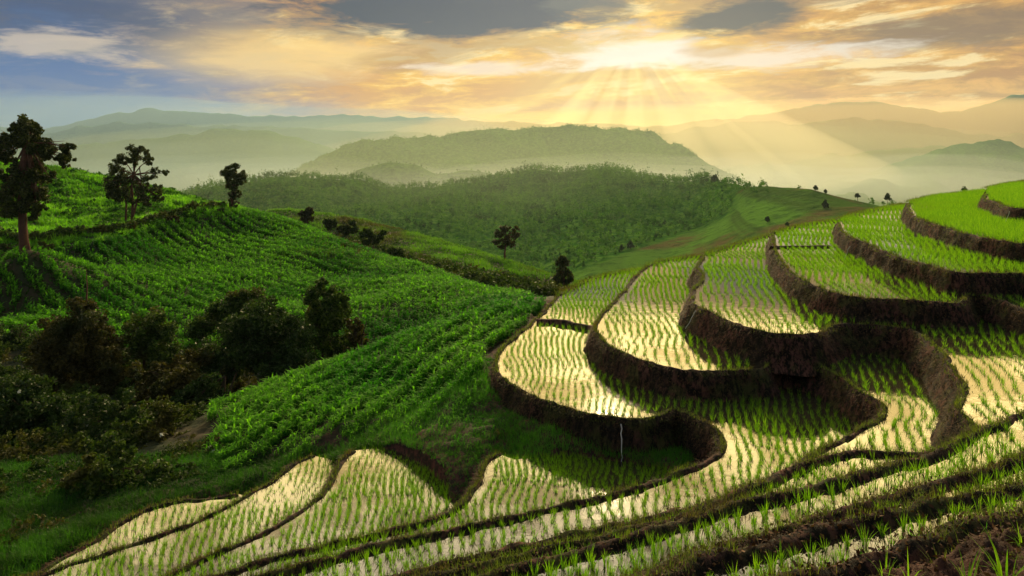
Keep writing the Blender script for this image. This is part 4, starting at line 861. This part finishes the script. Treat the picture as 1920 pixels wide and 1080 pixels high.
# ------------------------------------------------------------------ small things
def trickle(u0, v0, u1, v1, z0, z1, lab):
    a = np.array([*PZ(u0, v0, z0), z0 + 0.05]); b_ = np.array([*PZ(u1, v1, z1), z1]); a[:2] *= 0.985; b_[:2] *= 0.985
    pts = [a + (b_ - a) * t + rng.normal(0, 0.015, 3) for t in np.linspace(0, 1, 9)]
    V_, F_, _ = tube(pts, np.linspace(0.022, 0.012, 9), 6); tag(make('water_spout', V_, F_, M['trickle'], smooth=True), lab, 'water spout')
trickle(1306, 580, 1284, 614, LZ[5], LZ[6], 'thin white water spout on the bank between the two brightest paddies')
trickle(1593, 460, 1583, 484, LZ[3], LZ[4], 'thin white water spout on the third bank from the top')
trickle(1893, 396, 1884, 418, LZ[1], LZ[2], 'thin white water spout on the topmost bank')
trickle(1165, 790, 1166, 858, LZ[7], LZ[8], 'vertical trickle falling from the lip of the curved paddy')
for (u, v, d, s_, lab) in [(395, 833, 32.6, 0.10, 'small pale stone, upper of two beside the lower left bushes'), (403, 845, 32, 0.14, 'larger pale stone, lower of two beside the lower left bushes')]:
    x, y, z = P(u, v, d); z = float(ground([x], [y])[0]) + 0.12
    me = bpy.data.meshes.new('stone'); import bmesh; bm = bmesh.new(); bmesh.ops.create_icosphere(bm, subdivisions=3, radius=s_)
    for vtx in bm.verts: vtx.co *= 1 + 0.5 * float(vn(np.array([vtx.co.x * 9 + u]), np.array([vtx.co.y * 9]), np.array([vtx.co.z * 9]))[0]); vtx.co.z *= 0.7; vtx.co.x *= 1.3
    bm.to_mesh(me); bm.free(); me.materials.append(M['stone']); o = bpy.data.objects.new('stone', me); C.objects.link(o); o.location = (x, y, z + 0.1); tag(o, lab, 'stone')
for (u, v, d, lab) in [(181, 752, 40, 'round white flower, highest of the three in the dark bush'), (162, 797, 37, 'white flower head low in the dark bush'), (36, 734, 38, 'white flower on the bush at the left edge'), (303, 815, 33.5, 'pale blossom on the glossy bush')]:
    x, y, z = P(u, v, d); pts = np.clip(rng.normal(0, 0.035, (60, 3)), -0.06, 0.06) + [x, y, z]; V_, F_, T_ = leaves(pts, 0.05); tag(make('flower', V_, F_, M['petal'], tint=T_), lab, 'flower')
x, y, z = P(163, 556, 60); V_, F_, _ = tube([(x, y, z - 1.5), (x - 0.03, y, z), (x + 0.02, y, z + 1.0), (x - 0.05, y, z + 2.1)], [0.09, 0.08, 0.06, 0.03], 6)
tag(make('dead_trunk', V_, F_, M['bark'], smooth=True), 'bare dead trunk standing above the russet tree', 'dead trunk')
x, y, _z = P(133, 322, 136); z = float(ground([x], [y])[0]); V_, F_, _ = tube([(x, y, z - 0.3), (x - 0.1, y, z + 0.9), (x - 0.25, y, z + 1.9)], [0.3, 0.25, 0.1], 6)
tag(make('tree_stump', V_, F_, M['bark'], smooth=True), 'short dark stump on the skyline right of the tallest tree', 'stump')
# foreground wild grass
def tuft(u, v, n, h, wd, lab, matn='rice', d=None, name='grass_tuft', spread=0.05, group=None):
    zg = -3.9; x, y = PZ(u, v, zg)
    for _ in range(4): zg = float(fore_z(np.array([x]), np.array([y]))[0]) if inside(U[1], np.array([x]), np.array([y]))[0] else LZ[1]; x, y = PZ(u, v, zg)
    ang = rng.uniform(0, 6.28, n); base = np.c_[np.cos(ang), np.sin(ang), np.zeros(n)] * spread * np.sqrt(rng.random((n, 1)))
    V_, F_, T_ = blades(base, ang, h * rng.uniform(0.5, 1.1, n), wd, 4, rng.uniform(0.1, 0.75, n), rng.uniform(0.0, 0.35, n))
    o = make(name, V_, F_, M[matn], tint=T_); o.location = (x, y, zg); return tag(o, lab, 'grass tuft', group)
tuft(1885, 1100, 15, 0.62, 0.018, 'tallest wild grass tuft in the bottom right corner')
tuft(1815, 1100, 8, 0.45, 0.014, 'thin grass tuft left of the tallest one at the bottom edge')
tuft(1705, 1105, 7, 0.42, 0.013, 'sparse grass tuft at the bottom edge under the soil lip')
tuft(1840, 1000, 22, 0.22, 0.013, 'bushy short tuft on the soil lip', 'grass', spread=0.12)
tuft(1760, 1075, 14, 0.34, 0.012, 'leaning grass tuft in the middle of the reddish soil', 'rim')
tuft(1920, 1030, 16, 0.30, 0.012, 'short grass tuft at the right edge above the tallest one', 'rice')
tuft(1660, 1085, 16, 0.26, 0.010, 'low tuft at the left end of the reddish soil', 'rice')
tuft(1620, 1062, 24, 0.16, 0.012, 'pale green weedy tuft creeping over the soil lip', 'grass', spread=0.14)
n = 4200; xs = rng.uniform(-1, 9, n); ys = rng.uniform(3.5, 9, n); m = inside(U[1], xs, ys); xs, ys = xs[m], ys[m]; zs = fore_z(xs, ys); nb = 5
pr = fbm(xs * 1.2, ys * 1.2, o=2, seed=44) > 0.0; xs, ys, zs = xs[pr], ys[pr], zs[pr]
b_ = np.repeat(np.c_[xs, ys, zs], nb, 0) + rng.normal(0, 0.03, (len(xs) * nb, 3)) * [1, 1, 0]; n_ = len(b_)
v, f, t = blades(b_, rng.uniform(0, 6.28, n_), rng.uniform(0.03, 0.15, n_), 0.006, 3, rng.uniform(0.3, 0.95, n_), rng.uniform(0.1, 0.5, n_))
tag(make('weeds', v, f, M['rim'], tint=t, kind='stuff'), 'sparse weeds on the reddish foreground soil', 'weeds')

lp = []
for k in range(1, 9):
    Vb, n, run, H = bankdata[k]; dl = np.hypot(rim[k][:, 0], rim[k][:, 1]); sel = np.where((dl < 20) & (rim[k][:, 1] > 3) & (rim[k][:, 1] < 17))[0]
    idx = rng.choice(sel, 5200 if k < 4 else 2200); j = rng.integers(1, 8, len(idx)); q = Vb[idx, j] + rng.normal(0, 0.05, (len(idx), 3)) * [1, 1, 0.15]; lp.append(q + [0, 0, 0.015])
xs = rng.uniform(-2, 9, 26000); ys = rng.uniform(3, 9, 26000); mm = inside(U[1], xs, ys); xs, ys = xs[mm], ys[mm]; zs = fore_z(xs, ys) + fbm(xs * 2.4, ys * 2.4, o=5, seed=51, g=0.62) * 0.20
lp.append(np.c_[xs, ys, zs + 0.01]); lp = np.vstack(lp)
vv, ff_, tt = leaves(lp, rng.choice([0.012, 0.02, 0.035], len(lp)) * rng.uniform(0.6, 1.3, len(lp)), flat=0.5)
M['litter'] = foliage('litter', (0.030, 0.014, 0.009), (0.16, 0.09, 0.05), None, 0.1, 0.8)
tag(make('soil_litter', vv, ff_, M['litter'], tint=tt ** 2.2, kind='stuff'), 'crumbled soil and straw bits on the nearest banks', 'soil crumbs')
# ------------------------------------------------------------------ air
def vol(name, density, color, aniso):
    m = bpy.data.materials.new(name); m.use_nodes = True; nt = m.node_tree; nt.nodes.clear()
    o = nt.nodes.new('ShaderNodeOutputMaterial'); p = nt.nodes.new('ShaderNodeVolumePrincipled')
    p.inputs['Density'].default_value = density; p.inputs['Color'].default_value = (*color, 1); p.inputs['Anisotropy'].default_value = aniso
    nt.links.new(p.outputs[0], o.inputs['Volume']); return m
def box(name, lo, hi, mt):
    x0, y0, z0 = lo; x1, y1, z1 = hi
    V = np.array([(x0, y0, z0), (x1, y0, z0), (x1, y1, z0), (x0, y1, z0), (x0, y0, z1), (x1, y0, z1), (x1, y1, z1), (x0, y1, z1)])
    Fq = np.array([(0, 3, 2, 1), (4, 5, 6, 7), (0, 1, 5, 4), (1, 2, 6, 5), (2, 3, 7, 6), (3, 0, 4, 7)])
    return make(name, V, Fq, mt, kind='stuff')
top = float(fz.max()) + 5; bot = float(min(fz.min(), gz.min())) - 1
hz = box('haze', (-12500, -60, bot), (12500, 7700, top), vol('haze_air', 0.000042, (0.60, 0.78, 1.0), 0.5))
tag(hz, 'pale evening haze filling the valleys', 'haze')
def mist(u, v, d, rx, ry, rz, dens, shells=3, colr=(0.84, 0.93, 1.0)):
    import bmesh
    bm = bmesh.new(); bmesh.ops.create_icosphere(bm, subdivisions=5, radius=1.0)
    for vt in bm.verts:
        c_ = vt.co; k_ = 1 + 0.35 * float(fbm(np.array([c_.x * 2.2 + u]), np.array([c_.y * 2.2]), np.array([c_.z * 1.2]), o=3, seed=77)[0]); vt.co = (c_.x * rx * k_, c_.y * ry * k_, c_.z * rz * k_)
    me = bpy.data.meshes.new('mist'); bm.to_mesh(me); bm.free(); me.materials.append(vol('mist_air', dens, colr, 0.35))
    for f_ in me.polygons: f_.use_smooth = True
    for i_ in range(shells):
        o = bpy.data.objects.new('mist', me); C.objects.link(o); o.location = P(u, v, d); o['kind'] = 'stuff'; o.scale = [(1, 1, 1), (0.85, 0.8, 0.62), (1.12, 1.1, 1.6)][i_]
mist(120, 285, 5000, 4200, 2300, 440, 0.00022, 1, (0.30, 0.52, 0.80))  # cool light away from the sun put into the mist colour
mist(1560, 280, 5200, 4600, 2300, 330, 0.00026, 1, (1.0, 0.78, 0.42))  # golden sunlight put into the mist colour
mist(980, 345, 1150, 900, 620, 110, 0.00024, 1, (0.80, 1.0, 0.72))
mist(1180, 338, 1500, 420, 170, 34, 0.0005)
mist(900, 352, 1180, 360, 120, 26, 0.0005)
mist(600, 345, 1500, 330, 200, 36, 0.0003)
mist(1620, 350, 2350, 800, 380, 75, 0.00028)
mist(420, 330, 2500, 900, 500, 90, 0.00012, 3, (0.5, 0.74, 1.0))
bm_mat = vol('beam_air', 0.0014, (1.0, 0.92, 0.72), 0.7)  # cones of denser haze, shaped to stand in for light shafts
for (ut, vt_, ub_, vb_, r0_, r1_) in ((1160, 108, 1000, 300, 3, 30), (1172, 108, 1085, 330, 3, 24), (1190, 110, 1190, 335, 4, 24), (1205, 108, 1340, 380, 4, 40), (1215, 108, 1480, 385, 4, 42), (1230, 108, 1640, 380, 4, 58)):
    d_ = 2750.0; pa = np.array(P(ut, vt_, d_)); pb = np.array(P(ub_, vb_, d_)); s_ = d_ / F
    V_, F_, _ = tube([pa + (pb - pa) * t_ for t_ in np.linspace(0, 1, 9)], np.linspace(r0_ * 1.6, r1_ * 1.35, 9) * s_, 24)
    V_ = np.vstack([V_, pa, pb]); nV = len(V_); F3 = np.vstack([np.c_[F_[:, [0, 1, 2]]], np.c_[F_[:, [0, 2, 3]]], np.array([(nV - 2, (j + 1) % 24, j) for j in range(24)]), np.array([(nV - 1, 8 * 24 + j, 8 * 24 + (j + 1) % 24) for j in range(24)])])
    so_ = make('sunbeam', V_, F3, bm_mat, kind='stuff', smooth=True)
    import bmesh
    bm = bmesh.new(); bm.from_mesh(so_.data); bmesh.ops.recalc_face_normals(bm, faces=bm.faces); bm.to_mesh(so_.data); bm.free()
print('haze top', top, 'bottom', bot)
